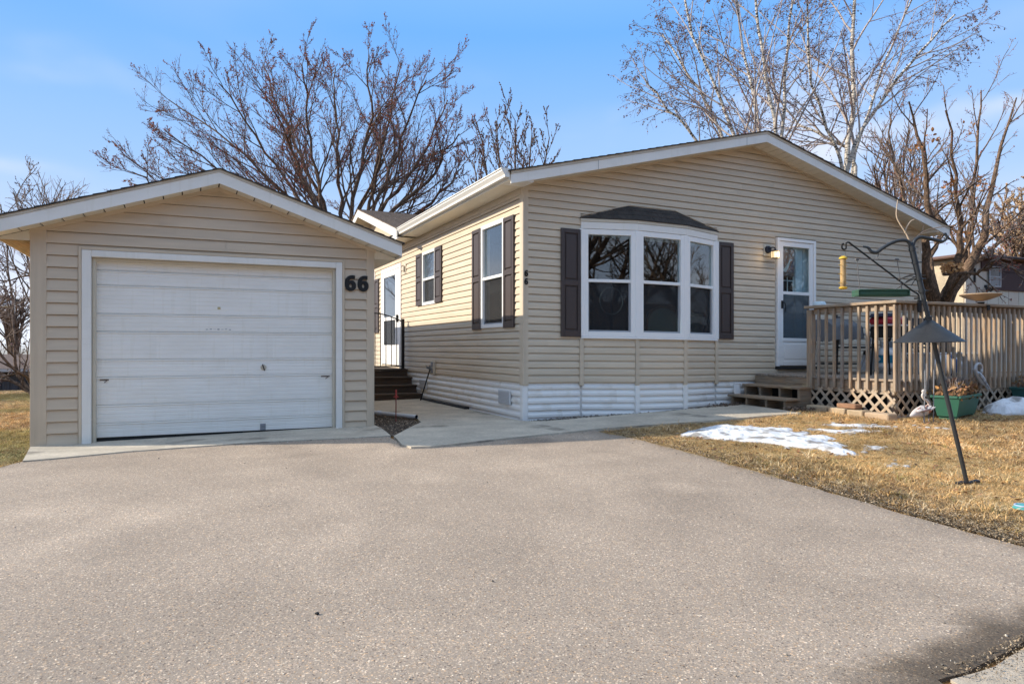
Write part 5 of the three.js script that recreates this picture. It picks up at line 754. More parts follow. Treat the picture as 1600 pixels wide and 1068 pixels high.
// ---------------------------------------------------------------- feeders
{
  const pole = thing('feeder_pole', 'leaning grey metal feeder pole with two curved arms standing in the lawn', 'pole', 1.40, ground(1.40, 5.14), 5.14);
  const D = 5.60, q = (x, y, d = D) => at(x, y, d), base = q(1511.5, 764); base.y = ground(base.x, base.z) + 0.02; const top = q(1424.5, 384), on = (t) => base.clone().lerp(top, t);
  add(pole, 'shaft', tube([on(-0.01), on(0.25), on(0.6), on(0.84)], 0.0165, 12), M.pole);
  add(pole, 'sleeve', [tube([on(0.80), on(1.0)], [0.0205, 0.0235], 12), ...[0.81, 0.86, 0.93, 0.985].map((t) => tube([on(t - 0.004), on(t + 0.004)], 0.027, 12)), ...[0.81, 0.86, 0.93].map((t) => { const p = on(t); return tube([p, p.clone().add(V(0.05, 0.004, 0.02))], 0.006, 6); })], M.pole);
  add(pole, 'arm', tube(curve([on(0.985), q(1419, 377), q(1406, 375.5), q(1392, 380), q(1378, 388.5), q(1370, 394), q(1362, 393), q(1357, 387), q(1349, 385)], 36), [...Array(25).fill(0.0145), ...Array(12).fill(0).map((_, i) => 0.0145 - i * 0.0006)], 9), M.pole);
  add(pole, 'arm', tube(curve([on(0.985), q(1429.5, 376), q(1437, 370.5), q(1450, 372), q(1472, 377.5)], 28), 0.0145, 9), M.pole);
  add(pole, 'hook', tube(curve([q(1472, 377.5), q(1477, 375), q(1479, 369), q(1476.5, 364)], 12), 0.011, 8), M.pole);
  const b = V(0, 0, 0).copy(base); const side = V(0.9084, 0, 0.418);
  add(pole, 'foot', [tube(curve([b.clone().addScaledVector(side, -0.105).add(V(0, 0.004, 0.02)), b.clone().addScaledVector(side, -0.05).add(V(0, 0.012, 0.01)), b.clone(), b.clone().addScaledVector(side, 0.08).add(V(0, 0.018, -0.015)), b.clone().addScaledVector(side, 0.115).add(V(0, 0.012, -0.02))], 14), 0.0145, 8)], M.pole);
  const bt = on(0.688), bx = thing('squirrel_baffle', 'dark grey cone baffle fitted round the leaning feeder pole', 'baffle', bt.x, bt.y - 0.1, bt.z);
  const cone = lathe([[0.018, 0.0], [0.03, -0.004], [0.14, -0.088], [0.252, -0.172], [0.254, -0.177], [0.25, -0.178], [0.03, -0.012], [0.018, -0.008]], 0, 0, 0, 48); cone.rotateZ(0.02).translate(bt.x, bt.y, bt.z); add(bx, 'cone', cone, M.baffle); add(bx, 'collar', tube([bt.clone().add(V(0.004, -0.02, 0)), bt.clone().add(V(-0.006, 0.03, 0))], 0.026, 12), M.pole);
  // twigs jammed in the top of the pole as perches
  const tw = thing('perch_twig', 'pale forked twig fixed in the top of the feeder pole', 'twig', top.x, top.y, top.z); add(tw, 'twig', [tube(curve([q(1424, 383), q(1417, 366), q(1404, 345), q(1401, 336), q(1403, 312)], 14), Array.from({ length: 15 }, (_, i) => 0.0075 - i * 0.0003), 6), tube(curve([q(1414, 364), q(1418, 353), q(1424, 345), q(1429, 343)], 8), 0.005, 6)], mat([0.56, 0.43, 0.30], 0.8));
  const t2 = thing('arched_twig', 'thin bent twig arching to the right over the feeder pole', 'twig', top.x, top.y, top.z); add(t2, 'twig', [tube(curve([q(1428, 380), q(1432, 371), q(1445, 361), q(1462, 356), q(1488, 353), q(1515, 357)], 20), Array.from({ length: 21 }, (_, i) => 0.006 - i * 0.0002), 6), tube(curve([q(1442, 363), q(1443, 352), q(1438, 346)], 5), 0.0035, 5)], mat([0.30, 0.22, 0.16], 0.8));
  const t3 = thing('tied_twigs', 'bundle of thin dark twigs tied across the feeder pole', 'twig', on(0.82).x, on(0.82).y, on(0.82).z); const tg = []; for (const [a1, b1, c1, d1] of [[1441, 428, 1404, 437], [1440, 432, 1400, 452], [1446, 430, 1416, 440], [1441, 428, 1424, 446], [1434, 434, 1412, 434]]) tg.push(tube(curve([q(a1, b1), q((a1 + c1) / 2, (b1 + d1) / 2 - 3), q(c1, d1)], 6), 0.004, 5)); add(t3, 'twig', tg, mat([0.10, 0.085, 0.07], 0.9));
  // green tray feeder
  const tray = thing('tray_feeder', 'long green tray bird feeder hanging on wires from the pole arm', 'bird feeder', q(1377, 458).x, q(1377, 458).y, q(1377, 458).z), wire = mat([0.16, 0.15, 0.145], 0.5, { metalness: 0.4 });
  const hk = q(1371, 394), hb = q(1370, 405.5); add(tray, 'hanger', [tube(curve([hk.clone().add(V(0, 0.02, 0)), q(1373, 398), q(1371, 402), hb, q(1374, 404.5)], 12), 0.0035, 6), tube([q(1339, 404.5), q(1372, 405.2), q(1407, 406.5)], 0.0035, 6), tube([q(1339.5, 404.5), q(1344, 454)], 0.0032, 5), tube([q(1402, 406), q(1410, 454)], 0.0032, 5), ...[1339.5, 1402].map((x) => box(-0.018, 0.018, -0.008, 0.008, -0.006, 0.006, 0.003).translate(...q(x, 405).toArray()))], wire);
  const a = q(1338.5, 458), e = q(1414.5, 458), gm = mat([0.05, 0.15, 0.095], 0.7, { map: woodMap, bumpMap: woodBump, bumpScale: 0.001 });
  add(tray, 'tray', [bar(a, e, 0.10, 0.046, 0.008)], gm); const dn = V(0, -0.022, 0), up = V(0, 0.024, 0); add(tray, 'edge_board', [bar(a.clone().add(up), e.clone().add(up), 0.115, 0.009, 0.002), bar(a.clone().add(dn), e.clone().add(dn), 0.09, 0.01, 0.002)], gm); const dd = V(0, 0, 0).subVectors(e, a).normalize(); for (const [p, s] of [[a, -1], [e, 1]]) add(tray, 'end_board', bar(p.clone().addScaledVector(dd, s * 0.001), p.clone().addScaledVector(dd, s * 0.012), 0.112, 0.052, 0.004), gm);
  // hook clamped to the deck railing, with the yellow tube feeder
  const hz = 2.5, H = (x, y) => V(x, y, hz), arm = thing('railing_hook', 'thin black hook arm clamped to the deck railing corner', 'hook', 4.46, 1.6, hz + 0.06);
  add(arm, 'rod', tube(curve([H(4.47, 1.58).add(V(0, 0, 0.09)), H(4.465, 1.74).add(V(0, 0, 0.09)), H(4.45, 1.79).add(V(0, 0, 0.09)), H(4.36, 1.835).add(V(0, 0, 0.08)), H(4.0, 2.03).add(V(0, 0, 0.05)), H(3.33, 2.385), H(3.27, 2.41), H(3.235, 2.39), H(3.232, 2.33), H(3.20, 2.315), H(3.165, 2.33), H(3.165, 2.375), H(3.19, 2.385)], 60), 0.0105, 8), M.black);
  add(arm, 'clamp', [box(4.435, 4.505, 1.56, 1.72, DZ + 0.056, DZ + 0.075, 0.004), new THREE.CylinderGeometry(0.014, 0.014, 0.05, 10).rotateX(Math.PI / 2).translate(4.40, 1.74, DZ + 0.07), box(4.40, 4.47, 1.735, 1.75, DZ + 0.06, DZ + 0.075, 0.003)], M.black);
  const fx = 3.185, tube1 = thing('tube_feeder', 'yellow-capped clear tube bird feeder full of seed on the railing hook', 'bird feeder', fx, 1.83, hz), yl = mat([0.66, 0.42, 0.03], 0.5);
  add(tube1, 'hanger', tube(curve([V(fx - 0.04, 2.21, hz), V(fx - 0.03, 2.30, hz), V(fx, 2.325, hz), V(fx + 0.03, 2.30, hz), V(fx + 0.04, 2.21, hz)], 14), 0.0025, 5), wire);
  add(tube1, 'cap', lathe([[0, 0.04], [0.02, 0.038], [0.047, 0.02], [0.05, 0.005], [0.046, 0], [0, 0]], fx, 2.195, hz, 22), yl);
  const seed = new THREE.CylinderGeometry(0.034, 0.034, 0.345, 22, 1).translate(fx, 2.02, hz); add(tube1, 'seed', seed, mat([0.74, 0.56, 0.33], 0.9, { map: concreteMap, bumpMap: concreteBump, bumpScale: 0.004 }));
  add(tube1, 'tube_wall', new THREE.CylinderGeometry(0.038, 0.038, 0.35, 22, 1, true).translate(fx, 2.02, hz), mat([0.95, 0.9, 0.8], 0.05, { transmission: 1, thickness: 0, ior: 1.45 }));
  add(tube1, 'base_tray', lathe([[0, 0], [0.035, 0], [0.05, 0.015], [0.052, 0.024], [0.044, 0.028], [0, 0.026]], fx, 1.822, hz, 22), yl);
  for (let i = 0; i < 6; i++) { const y = 1.90 + Math.floor(i / 2) * 0.11, s = i % 2 ? 1 : -1; add(tube1, 'perch', tube([V(fx + s * 0.036, y, hz), V(fx + s * 0.075, y, hz)], 0.004, 6), yl); }
}
{ // teal lid at the lawn's edge by the frame
  const p = [1.06, 5.70], y = ground(...p), o = thing('teal_lid', 'teal plastic lid lying in the dead grass at the right edge', 'lid', p[0], y, p[1]), tl = mat([0.06, 0.30, 0.30], 0.4);
  add(o, 'lid', lathe([[0, 0.03], [0.03, 0.028], [0.06, 0.015], [0.072, 0.0], [0.066, -0.003], [0.05, 0.008], [0, 0.02]], p[0] + 0.055, y + 0.02, p[1] + 0.02, 24).rotateX(0), tl);
  add(o, 'rim', new THREE.TorusGeometry(0.055, 0.006, 6, 26).rotateX(Math.PI / 2).translate(p[0] + 0.055, y + 0.04, p[1] + 0.02), mat([0.35, 0.45, 0.62], 0.4));
}

// ---------------------------------------------------------------- snow
const snowAreas = [];
function snow(label, poly, h, seed, cat = 'snow') {
  const rg = ring(poly, 0.07, 0.075, seed), cx = poly.reduce((s, p) => s + p[0], 0) / poly.length, cz = poly.reduce((s, p) => s + p[1], 0) / poly.length;
  snowAreas.push(rg);
  const g = sheet(rg, 0.004, { thick: 0.03, edge: 0.07, height: (x, z) => { const d = edgeDist(rg, x, z); return Math.min(1, 0.12 + Math.sqrt(d / 0.35)) * h * (0.25 + 1.5 * fbm(x * 3 + seed, z * 3, 4)) + 0.03 * (fbm(x * 11, z * 11, 3) - 0.5); } });
  const o = thing('snow_patch', label, cat, cx, ground(cx, cz), cz, 'melting snow patches on the lawn'); add(o, 'snow', g, M.snow);
  const r = rng(seed + 900), lumps = []; for (let i = 0; i < poly.length * 5; i++) { const k = Math.floor(r() * rg.length), a = r() * 6.3, q = 0.03 + 0.13 * r() * r(), x = rg[k][0] + Math.cos(a) * q, z = rg[k][1] + Math.sin(a) * q, s = 0.008 + 0.026 * r() ** 2; if (z > 12) continue; lumps.push(new THREE.IcosahedronGeometry(1, 1).scale(s * (1 + r()), s * 0.5, s).rotateY(r() * 6).translate(x, ground(x, z) + s * 0.25, z)); }
  if (lumps.length) add(o, 'snow_crumbs', lumps, M.snow).userData.kind = 'stuff';
}
snow('largest melting snow patch, spread on the lawn beside the driveway', [[0.93, 2.16], [1.3, 1.96], [1.7, 1.93], [2.05, 2.10], [2.25, 2.30], [2.38, 2.50], [2.14, 2.62], [2.3, 2.78], [2.12, 2.92], [2.3, 3.02], [2.24, 3.2], [2.05, 3.25], [2.02, 3.5], [1.82, 3.62], [1.74, 3.9], [1.55, 3.86], [1.62, 3.55], [1.45, 3.35], [1.36, 3.0], [1.12, 2.62]], 0.05, 41);
snow('narrow ragged snow strip trailing right from the largest patch', [[2.42, 2.62], [2.62, 2.66], [2.95, 2.92], [3.12, 3.12], [2.92, 3.10], [2.72, 2.98], [2.62, 3.05], [2.48, 2.88], [2.55, 2.78]], 0.03, 48);
snow('small snow scrap just right of the largest snow patch', [[2.08, 3.66], [2.26, 3.60], [2.30, 3.72], [2.14, 3.84]], 0.025, 42);
snow('tiny fleck of snow below the largest snow patch', [[1.62, 4.28], [1.72, 4.26], [1.72, 4.36], [1.63, 4.38]], 0.02, 43);
snow('thin streak of dirty snow in front of the tan pavers', [[2.75, 2.35], [3.1, 2.42], [3.55, 2.92], [3.42, 2.98], [3.0, 2.72]], 0.018, 44);
snow('faint snow streak on the lawn in front of the flamingo', [[3.7, 3.10], [4.0, 3.16], [4.1, 3.32], [3.85, 3.28]], 0.014, 45);
snow('white snow bank piled against the front lattice of the deck', [[5.62, 2.68], [6.0, 2.56], [8.0, 2.56], [8.3, 3.2], [7.4, 3.3], [6.5, 3.28], [6.0, 3.12], [5.62, 2.95]], 0.17, 46);
snow('long snow bank ploughed up across the street behind the viewer', [[-26, 21.2], [28, 21.2], [28, 24], [-26, 24]].map((p) => p), 0.5, 47);

// ---------------------------------------------------------------- dead lawn, litter, dirt
{
  const tri = [], r0 = rng(61);          // one tuft of bent blades, scaled to about 5 cm
  for (let i = 0; i < 7; i++) { const a = r0() * 6.3, l = 0.5 + r0() * 0.8, b = 0.7 + r0() * 1.1, w = 0.05, c = Math.cos(a), s = Math.sin(a), ox = (r0() - 0.5) * 0.7, oz = (r0() - 0.5) * 0.7, P = (t, k) => [ox + c * b * t * t + s * k * w * (1 - t), l * (t - 0.35 * t * t), oz + s * b * t * t - c * k * w * (1 - t)]; tri.push(...P(0, -1), ...P(0, 1), ...P(0.55, 1), ...P(0, -1), ...P(0.55, 1), ...P(0.55, -1), ...P(0.55, -1), ...P(0.55, 1), ...P(1, 0)); }
  const tuft = fromTris(tri), straw = mat([1, 1, 1], 0.85, { side: THREE.DoubleSide });
  const blocked = (x, z) => inside(drivePoly, x, z) || (inside(walkPoly, x, z)) || inside(apronPoly, x, z) || snowAreas.some((p) => inside(p, x, z) && edgeDist(p, x, z) > 0.03) || (x > DX + 0.1 && x < DX1 && z < DZ - 0.1) || (x > 3.5 && x < DX && z < 1.2);
  const put = (x0, x1, z0, z1, size, cam) => (r, d) => { const x = x0 + r() * (x1 - x0), z = z0 + r() * (z1 - z0); const u = V(x, 0, z).sub(EYE), dep = u.x * 0.418 - u.z * 0.9084, lat = u.x * 0.9084 + u.z * 0.418; if (dep < 1 || lat > dep * 0.78 || lat < -dep * 0.78 || (blocked(x, z) && !(inside(drivePoly, x, z) && openDist(driveEdge, x, z) < 0.09 * r() * (0.3 + fbm(x * 4, z * 4, 3)) && x > -0.5))) return false; const e = x > 0 ? openDist(driveEdge, x, z) : 1; if (z > 4.3 && e < 0.6 && r() > 0.15 + e) return false; const s = size * (0.55 + 0.8 * r()); d.position.set(x, ground(x, z) - 0.004, z); d.rotation.set((r() - 0.5) * 0.5, r() * 6.3, (r() - 0.5) * 0.5); d.scale.set(s, s * (0.5 + 0.4 * r()), s); return true; };
  const tint = (green) => (r, p) => { const n = fbm(p.x * 1.3 + 3, p.z * 1.3, 4), q = r(), k = (0.5 + 0.9 * r()) * (0.5 + 1.05 * n); const c = q < 0.60 ? [0.74, 0.47, 0.20] : q < 0.80 ? [0.80, 0.62, 0.37] : q < 0.94 ? [0.24, 0.135, 0.06] : [0.28, 0.25, 0.08]; const g = green * sst(0.4, 0.65, fbm(p.x * 0.5, p.z * 0.5 + 30, 4)); return [lerp(c[0], 0.22, g) * k, lerp(c[1], 0.22, g) * k, lerp(c[2], 0.06, g) * k]; };
  scene.add(tag(scatter('grass', tuft, straw, 90000, 71, put(0.1, 10.5, 1.5, 7.2, 0.036), tint(0.16)), 'dead straw-coloured lawn grass in front of the deck', 'grass'));
  scene.add(tag(scatter('side_grass', tuft, straw, 22000, 72, put(-13, -5.5, -14, 1.8, 0.05), tint(0.7)), 'olive brown grass strip left of the garage', 'grass'));
  scene.add(tag(scatter('tall_tufts', tuft, straw, 2600, 75, (r, d) => { const q = put(0.3, 10, 1.5, 7.2, 0.07)(r, d); if (!q || fbm(d.position.x * 1.6, d.position.z * 1.6, 3) < 0.52) return false; d.scale.y *= 1.2; return true; }, tint(0.1)), 'taller dry grass tufts standing up in the dead lawn', 'grass'));
  scene.add(tag(scatter('fallen_leaves', leafGeo, M.deadLeaf, 420, 76, (r, d) => { if (!put(0.4, 9, 1.6, 7, 0.03)(r, d)) return false; const s = 0.016 + 0.02 * r(); d.position.y += 0.022; d.rotation.set(-1.57 + (r() - 0.5) * 0.9, (r() - 0.5) * 0.9, r() * 6); d.scale.set(s, s, s); return true; }, (r) => { const k = 0.35 + 0.8 * r(); return [k, k * 0.85, k * 0.75]; }), 'scattered brown fallen leaves on the dead lawn', 'leaves'));
  scene.add(tag(scatter('driveway_grit', pebble, bedStone, 2600, 77, (r, d) => { const p = inPoly(drivePoly, r); if (!p || p[1] > 7.4) return false; const e = Math.min(openDist(driveEdge, ...p), edgeDist(apronPoly, ...p), edgeDist(walkPoly, ...p)); if (r() > 0.006 + 0.9 * Math.exp(-e / 0.06)) return false; const s = 0.002 + 0.0045 * r() ** 2; d.position.set(p[0], ground(...p) + 0.014 + s * 0.4, p[1]); d.rotation.set(r() * 6, r() * 6, r() * 6); d.scale.set(s * 1.3, s * 0.8, s); return true; }, (r) => { const k = 0.08 + 0.5 * r(); return [k, k * 0.88, k * 0.72]; }), 'loose sand and grit along the edges of the driveway', 'grit'));
  const flake = new THREE.PlaneGeometry(1, 0.7, 2, 1); { const p = flake.attributes.position; for (let i = 0; i < p.count; i++) p.setZ(i, 0.25 * p.getX(i) ** 2); flake.rotateX(-Math.PI / 2); flake.computeVertexNormals(); }
  const litter = (lo, hi) => (r, d) => { const k = Math.floor(r() * (driveEdge.length - 1)), t = r(), a = driveEdge[k], b = driveEdge[k + 1], off = (r() * r() - 0.06) * 0.6; const x = lerp(a[0], b[0], t) + off + 0.05, z = lerp(a[1], b[1], t) + (k > 5 ? off : 0); if (r() > 0.2 + sst(2, 5.4, z)) return false; if (k > 4 && r() > 0.4) return false; const s = (k > 4 ? 0.003 : 0.004) + (k > 4 ? 0.005 : 0.009) * r() ** 2; d.position.set(x, ground(x, z) + 0.018 + r() * 0.012, z); d.rotation.set((r() - 0.5) * 1.6, r() * 6.3, (r() - 0.5) * 1.6); d.scale.set(s * 1.6, s, s); return true; };
  scene.add(tag(scatter('leaf_litter', flake, mat([1, 1, 1], 0.9, { side: THREE.DoubleSide }), 14000, 73, litter(), (r) => { const k = 0.05 + 0.55 * r() ** 1.6; return [k, k * 0.74, k * 0.46]; }), 'brown leaf litter and wood chips along the driveway edge', 'leaf litter'));
  scene.add(tag(scatter('wall_debris', flake, mat([1, 1, 1], 0.9, { side: THREE.DoubleSide }), 500, 74, (r, d) => { const x = 3.0 + r() * 1.2, z = r() < 0.5 ? 0.15 + r() * 0.25 : 1.2 + r() * 0.35, s = 0.012 + 0.02 * r(); if (z > 1 && x < 3.5) return false; d.position.set(x, ground(x, z) + 0.03 + r() * 0.03, z); d.rotation.set(r() * 2, r() * 6, r() * 2); d.scale.set(s * 1.4, s, s); return true; }, (r) => { const k = 0.04 + 0.25 * r(); return [k, k * 0.7, k * 0.5]; }), 'dead leaves heaped beside the deck steps', 'leaf litter'));
  const cl = thing('tar_clod', 'small black clod lying on the middle of the driveway', 'clod', -2.5, ground(-2.5, 4.0) + 0.014, 4.0), p = at(495, 958, 1), dir = p.clone().sub(EYE), tt = (0 - 0.05 - EYE.y) / dir.y, c = EYE.clone().addScaledVector(dir, tt); cl.position.set(c.x, ground(c.x, c.z) + 0.014, c.z);
  const cg = new THREE.IcosahedronGeometry(0.0075, 1); { const q = cg.attributes.position; for (let i = 0; i < q.count; i++) { const n = 0.7 + 0.6 * vnoise(q.getX(i) * 190, q.getY(i) * 190 + q.getZ(i) * 130); q.setXYZ(i, q.getX(i) * n * 1.4, Math.max(0, q.getY(i) * n * 0.7 + 0.006), q.getZ(i) * n); } cg.computeVertexNormals(); } const cm = new THREE.Mesh(cg, M.dark); cm.name = 'clod'; cm.castShadow = true; cl.add(cm);
}

// ---------------------------------------------------------------- trees
const UP = V(0, 1, 0);
function bough(o, list, p, dir, len, r0, r1, depth, r) {   // grows one branch and its children; list[level] collects tubes
  const n = Math.max(2, Math.round(o.seg[depth])), pts = [p.clone()], d = dir.clone(), radii = [r0];
  for (let i = 1; i <= n; i++) {
    d.x += (r() - 0.5) * o.wander[depth]; d.y += (r() - 0.5) * o.wander[depth] + o.lift[depth] / n; d.z += (r() - 0.5) * o.wander[depth]; d.normalize();
    pts.push(pts[i - 1].clone().addScaledVector(d, len / n)); radii.push(lerp(r0, r1, Math.pow(i / n, 0.8)));
  }
  branchAlong(o, list, pts, radii, len, depth, r);
}
function branchAlong(o, list, pts, radii, len, depth, r) {
  (list[depth] ??= []).push(tube(pts, radii, o.sides[depth], false));
  if (depth + 1 >= o.seg.length) { o.tips?.push(pts); return; }
  const kids = Math.round(o.kids[depth] * (0.8 + 0.4 * r()));
  for (let k = 0; k < kids; k++) {
    const t = lerp(o.from[depth], 1, (k + r()) / kids), f = t * (pts.length - 1), i = Math.min(pts.length - 2, Math.floor(f)), q = pts[i].clone().lerp(pts[i + 1], f - i), ax = V(0, 0, 0).subVectors(pts[i + 1], pts[i]).normalize();
    const side = V(r() - 0.5, (r() - 0.5) * 0.6, r() - 0.5); side.addScaledVector(ax, -side.dot(ax)).normalize();
    const a = o.angle[depth] * (0.7 + 0.6 * r()), dir = ax.multiplyScalar(Math.cos(a)).addScaledVector(side, Math.sin(a)), rad = lerp(radii[i], radii[i + 1], f - i);
    const L = len * o.ratio[depth] * (1.15 - 0.65 * t) * (0.7 + 0.6 * r()), rr = Math.max(o.thin[depth + 1], Math.min(rad * 0.62, L * 0.014 + o.thin[depth + 1]));
    bough(o, list, q, dir, L, rr, Math.max(o.thin[depth + 1] * 0.62, rr * 0.3), depth + 1, r);
  }
}
function makeTree(name, label, category, base, limbs, o, mats, seed, group) {
  const r = rng(seed), list = [], t = thing(name, label, category, base.x, base.y, base.z, group); o.tips = [];
  const trunk = [];
  for (const L of limbs) { const c = curve(L.pts, L.n ?? 12), len = c.reduce((s, p, i) => s + (i ? p.distanceTo(c[i - 1]) : 0), 0); if (L.wob !== 0) c.forEach((p, i) => { if (i > 1) { const k = (L.wob ?? 0.05); p.x += (r() - 0.5) * k; p.y += (r() - 0.5) * k; p.z += (r() - 0.5) * k; } }); const radii = c.map((_, i) => lerp(L.r0, L.r1, Math.pow(i / (c.length - 1), 0.85))); if (L.trunk) trunk.push(tube(c, radii, 10)); else branchAlong(o, list, c, radii, len, 0, r); }
  if (trunk.length) add(t, 'trunk', trunk, mats[0]);
  (list[0] ?? []).forEach((g) => add(t, 'limb', g, mats[0]));
  add(t, 'crown', list.slice(1, 2).flat(), mats[1] ?? mats[0]); if (list.length > 2) add(t, 'twigs', list.slice(2).flat(), mats[2] ?? mats[1]).userData.kind = 'stuff';
  return t;
}
const budGeo = new THREE.OctahedronGeometry(1, 0);
function buds(t, name, tips, n, seed, s0, s1, m, tint, droop = 0) { const o = scatter(name, budGeo, m, n, seed, (r, d) => { const p = tips[Math.floor(r() * tips.length)], f = r() * (p.length - 1), i = Math.min(p.length - 2, Math.floor(f)); d.position.copy(p[i]).lerp(p[i + 1], f - i).sub(t.position); d.position.x += (r() - 0.5) * 0.05; d.position.y += (r() - 0.5) * 0.05 - droop * r(); d.position.z += (r() - 0.5) * 0.05; const s = lerp(s0, s1, r()); d.rotation.set(r() * 6, r() * 6, r() * 6); d.scale.set(s, s * 1.5, s); return true; }, tint); t.add(o); return o; }
const budTint = (r) => { const k = 0.5 + r(); return [k, k * (0.7 + 0.5 * r()), k * (0.7 + 0.6 * r())]; };
{ // the big maple behind the garage
  const D = 24, f = at(548, 405, D), b = at(548, 545, D); b.y = ground(b.x, b.z);
  const L = (px, py, dz, r0, ...mid) => ({ pts: [f.clone().add(V(0, -0.4, 0)), ...mid.map((m) => at(m[0], m[1], D + (m[2] ?? dz * 0.5))), at(px, py, D + dz)], r0: r0, r1: 0.02, wob: 0.16, n: 14 });
  const o = { seg: [14, 7, 5, 3], sides: [8, 5, 4, 3], wander: [0, 0.22, 0.30, 0.34], lift: [0, 0.30, 0.45, 0.35], kids: [13, 9, 7], from: [0.26, 0.18, 0.15], angle: [0.55, 0.62, 0.6], ratio: [0.36, 0.40, 0.42], thin: [0.026, 0.0105, 0.0068, 0.0046] };
  const t = makeTree('maple_tree', 'large bare maple with reddish buds spreading behind the garage roof', 'tree', b, [
    { pts: [b.clone().add(V(0, -0.2, 0)), b.clone().lerp(f, 0.5).add(V(0.1, 0, 0)), f], r0: 0.42, r1: 0.36, trunk: true },
    L(262, 152, 2, 0.078, [470, 330], [380, 240]), L(262, 205, -2, 0.07, [470, 345], [370, 285]), L(345, 128, -1.5, 0.082, [480, 325], [410, 230]), L(408, 100, 1.5, 0.095, [505, 320], [455, 215]), L(472, 100, -2, 0.085, [505, 330], [485, 210]), L(522, 108, 2.5, 0.09, [532, 320], [527, 200]), L(574, 88, -1, 0.10, [548, 320], [578, 200]), L(628, 100, 1.5, 0.085, [575, 325], [600, 220]), L(664, 122, -2.5, 0.095, [580, 330], [622, 235]), L(700, 155, 2, 0.095, [590, 335], [650, 260]), L(715, 205, -1, 0.12, [600, 345], [670, 280]), L(722, 265, 2.5, 0.10, [620, 355], [690, 300]), L(300, 262, 3, 0.11, [480, 360], [390, 305]), L(430, 170, -4, 0.09, [500, 335], [462, 250]), L(612, 165, 4, 0.09, [560, 335], [592, 250]), L(205, 272, -1, 0.07, [430, 355], [290, 302], [240, 285]), 
  ], o, [M.bark, M.bark, M.twig], 101);
  buds(t, 'buds', o.tips, 22000, 111, 0.009, 0.021, M.bud, budTint);
}
{ // smaller bare tree showing over the eave
  const D = 36, b = at(800, 560, D); b.y = ground(b.x, b.z); const o = { seg: [10, 6, 4], sides: [6, 4, 3], wander: [0, 0.25, 0.3], lift: [0, 0.5, 0.5], kids: [14, 7], from: [0.35, 0.2], angle: [0.5, 0.5], ratio: [0.34, 0.4], thin: [0.04, 0.02, 0.013] };
  const f = at(800, 420, D), L = (px, py, dz) => ({ pts: [f.clone(), at((px + 800) / 2 + (px - 800) * 0.12, (py + 400) / 2 + 20, D + dz * 0.5), at(px, py, D + dz)], r0: 0.12, r1: 0.025, n: 10 });
  const t = makeTree('distant_tree', 'small bare tree with upright twigs beyond the left eave', 'tree', b, [{ pts: [b, f], r0: 0.3, r1: 0.22, trunk: true, n: 4 }, L(752, 215, 0), L(776, 190, 2), L(805, 188, -2), L(832, 208, 1), L(858, 215, -1), L(738, 250, 2)], o, [M.bark, M.bark, M.twig], 103);
  buds(t, 'buds', o.tips, 3000, 113, 0.02, 0.045, M.twig, budTint);
}
{ // birches behind the house
  const birchO = () => ({ seg: [12, 8, 6, 4], sides: [7, 5, 4, 3], wander: [0, 0.22, 0.28, 0.3], lift: [0, 0.15, -0.35, -0.9], kids: [12, 7, 5], from: [0.28, 0.2, 0.15], angle: [0.60, 0.66, 0.6], ratio: [0.26, 0.42, 0.5], thin: [0.02, 0.008, 0.0052, 0.0036] });
  const stem = (D, f, r0, ...p) => ({ pts: [f, ...p.map((q) => at(q[0], q[1], D + (q[2] ?? 0)))], r0, r1: 0.022, n: 14, wob: 0.07 });
  let D = 18, b = at(1195, 590, D); b.y = ground(b.x, b.z); let f = b.clone().add(V(0, 0.6, 0)), o = birchO();
  let t = makeTree('birch_tree', 'many-stemmed white birch with drooping twigs right behind the roof ridge', 'tree', b, [
    { pts: [b.clone().add(V(0, -0.2, 0)), f], r0: 0.24, r1: 0.2, trunk: true, n: 3 },
    stem(D, f, 0.07, [1150, 300, 1], [1112, 175, 1], [1078, 118, 1], [1035, 55, 1.5]), stem(D, f, 0.065, [1170, 300, -1], [1140, 190, -1], [1090, 75, -1], [1060, -60, -1]), stem(D, f, 0.075, [1200, 300], [1212, 200], [1195, 110], [1180, -20], [1165, -160]), stem(D, f, 0.075, [1215, 300, 1], [1222, 200, 1], [1232, 60, 1], [1250, -120, 1]), stem(D, f, 0.065, [1185, 300, -1.5], [1185, 190, -1.5], [1160, 60, -1], [1140, -100, -1]), stem(D, f, 0.06, [1150, 320, 1.5], [1085, 215, 1.5], [1040, 165, 1.5], [1005, 120, 1.5]),
  ], o, [M.birch, M.birchGrey, M.birchTwig], 105, 'white birches behind the house');
  buds(t, 'catkins', o.tips, 4500, 115, 0.010, 0.022, M.birchTwig, budTint, 0.08);
  D = 20; b = at(1318, 580, D); b.y = ground(b.x, b.z); f = b.clone().add(V(0, 0.6, 0)); o = birchO();
  t = makeTree('birch_tree', 'tall straight white birch rising over the right roof slope', 'tree', b, [
    { pts: [b.clone().add(V(0, -0.2, 0)), f], r0: 0.2, r1: 0.17, trunk: true, n: 3 },
    stem(D, f, 0.10, [1322, 270], [1334, 160], [1333, 60], [1338, -80], [1335, -200]), stem(D, f, 0.06, [1330, 280, 1], [1352, 190, 1], [1385, 90, 1.5], [1420, 10, 2], [1450, -60, 2]), stem(D, f, 0.06, [1318, 260, -1], [1292, 200, -1.2], [1268, 120, -1.5], [1262, 0, -2]), stem(D, f, 0.07, [1330, 240, -1], [1375, 160, -1], [1430, 90, -1.5], [1492, 25, -1.5]), stem(D, f, 0.07, [1328, 235, 1], [1290, 215, 1], [1245, 190, 1.5], [1200, 120, 2]),
  ], o, [M.birch, M.birchGrey, M.birchTwig], 106, 'white birches behind the house');
  buds(t, 'catkins', o.tips, 4500, 116, 0.010, 0.022, M.birchTwig, budTint, 0.08);
}
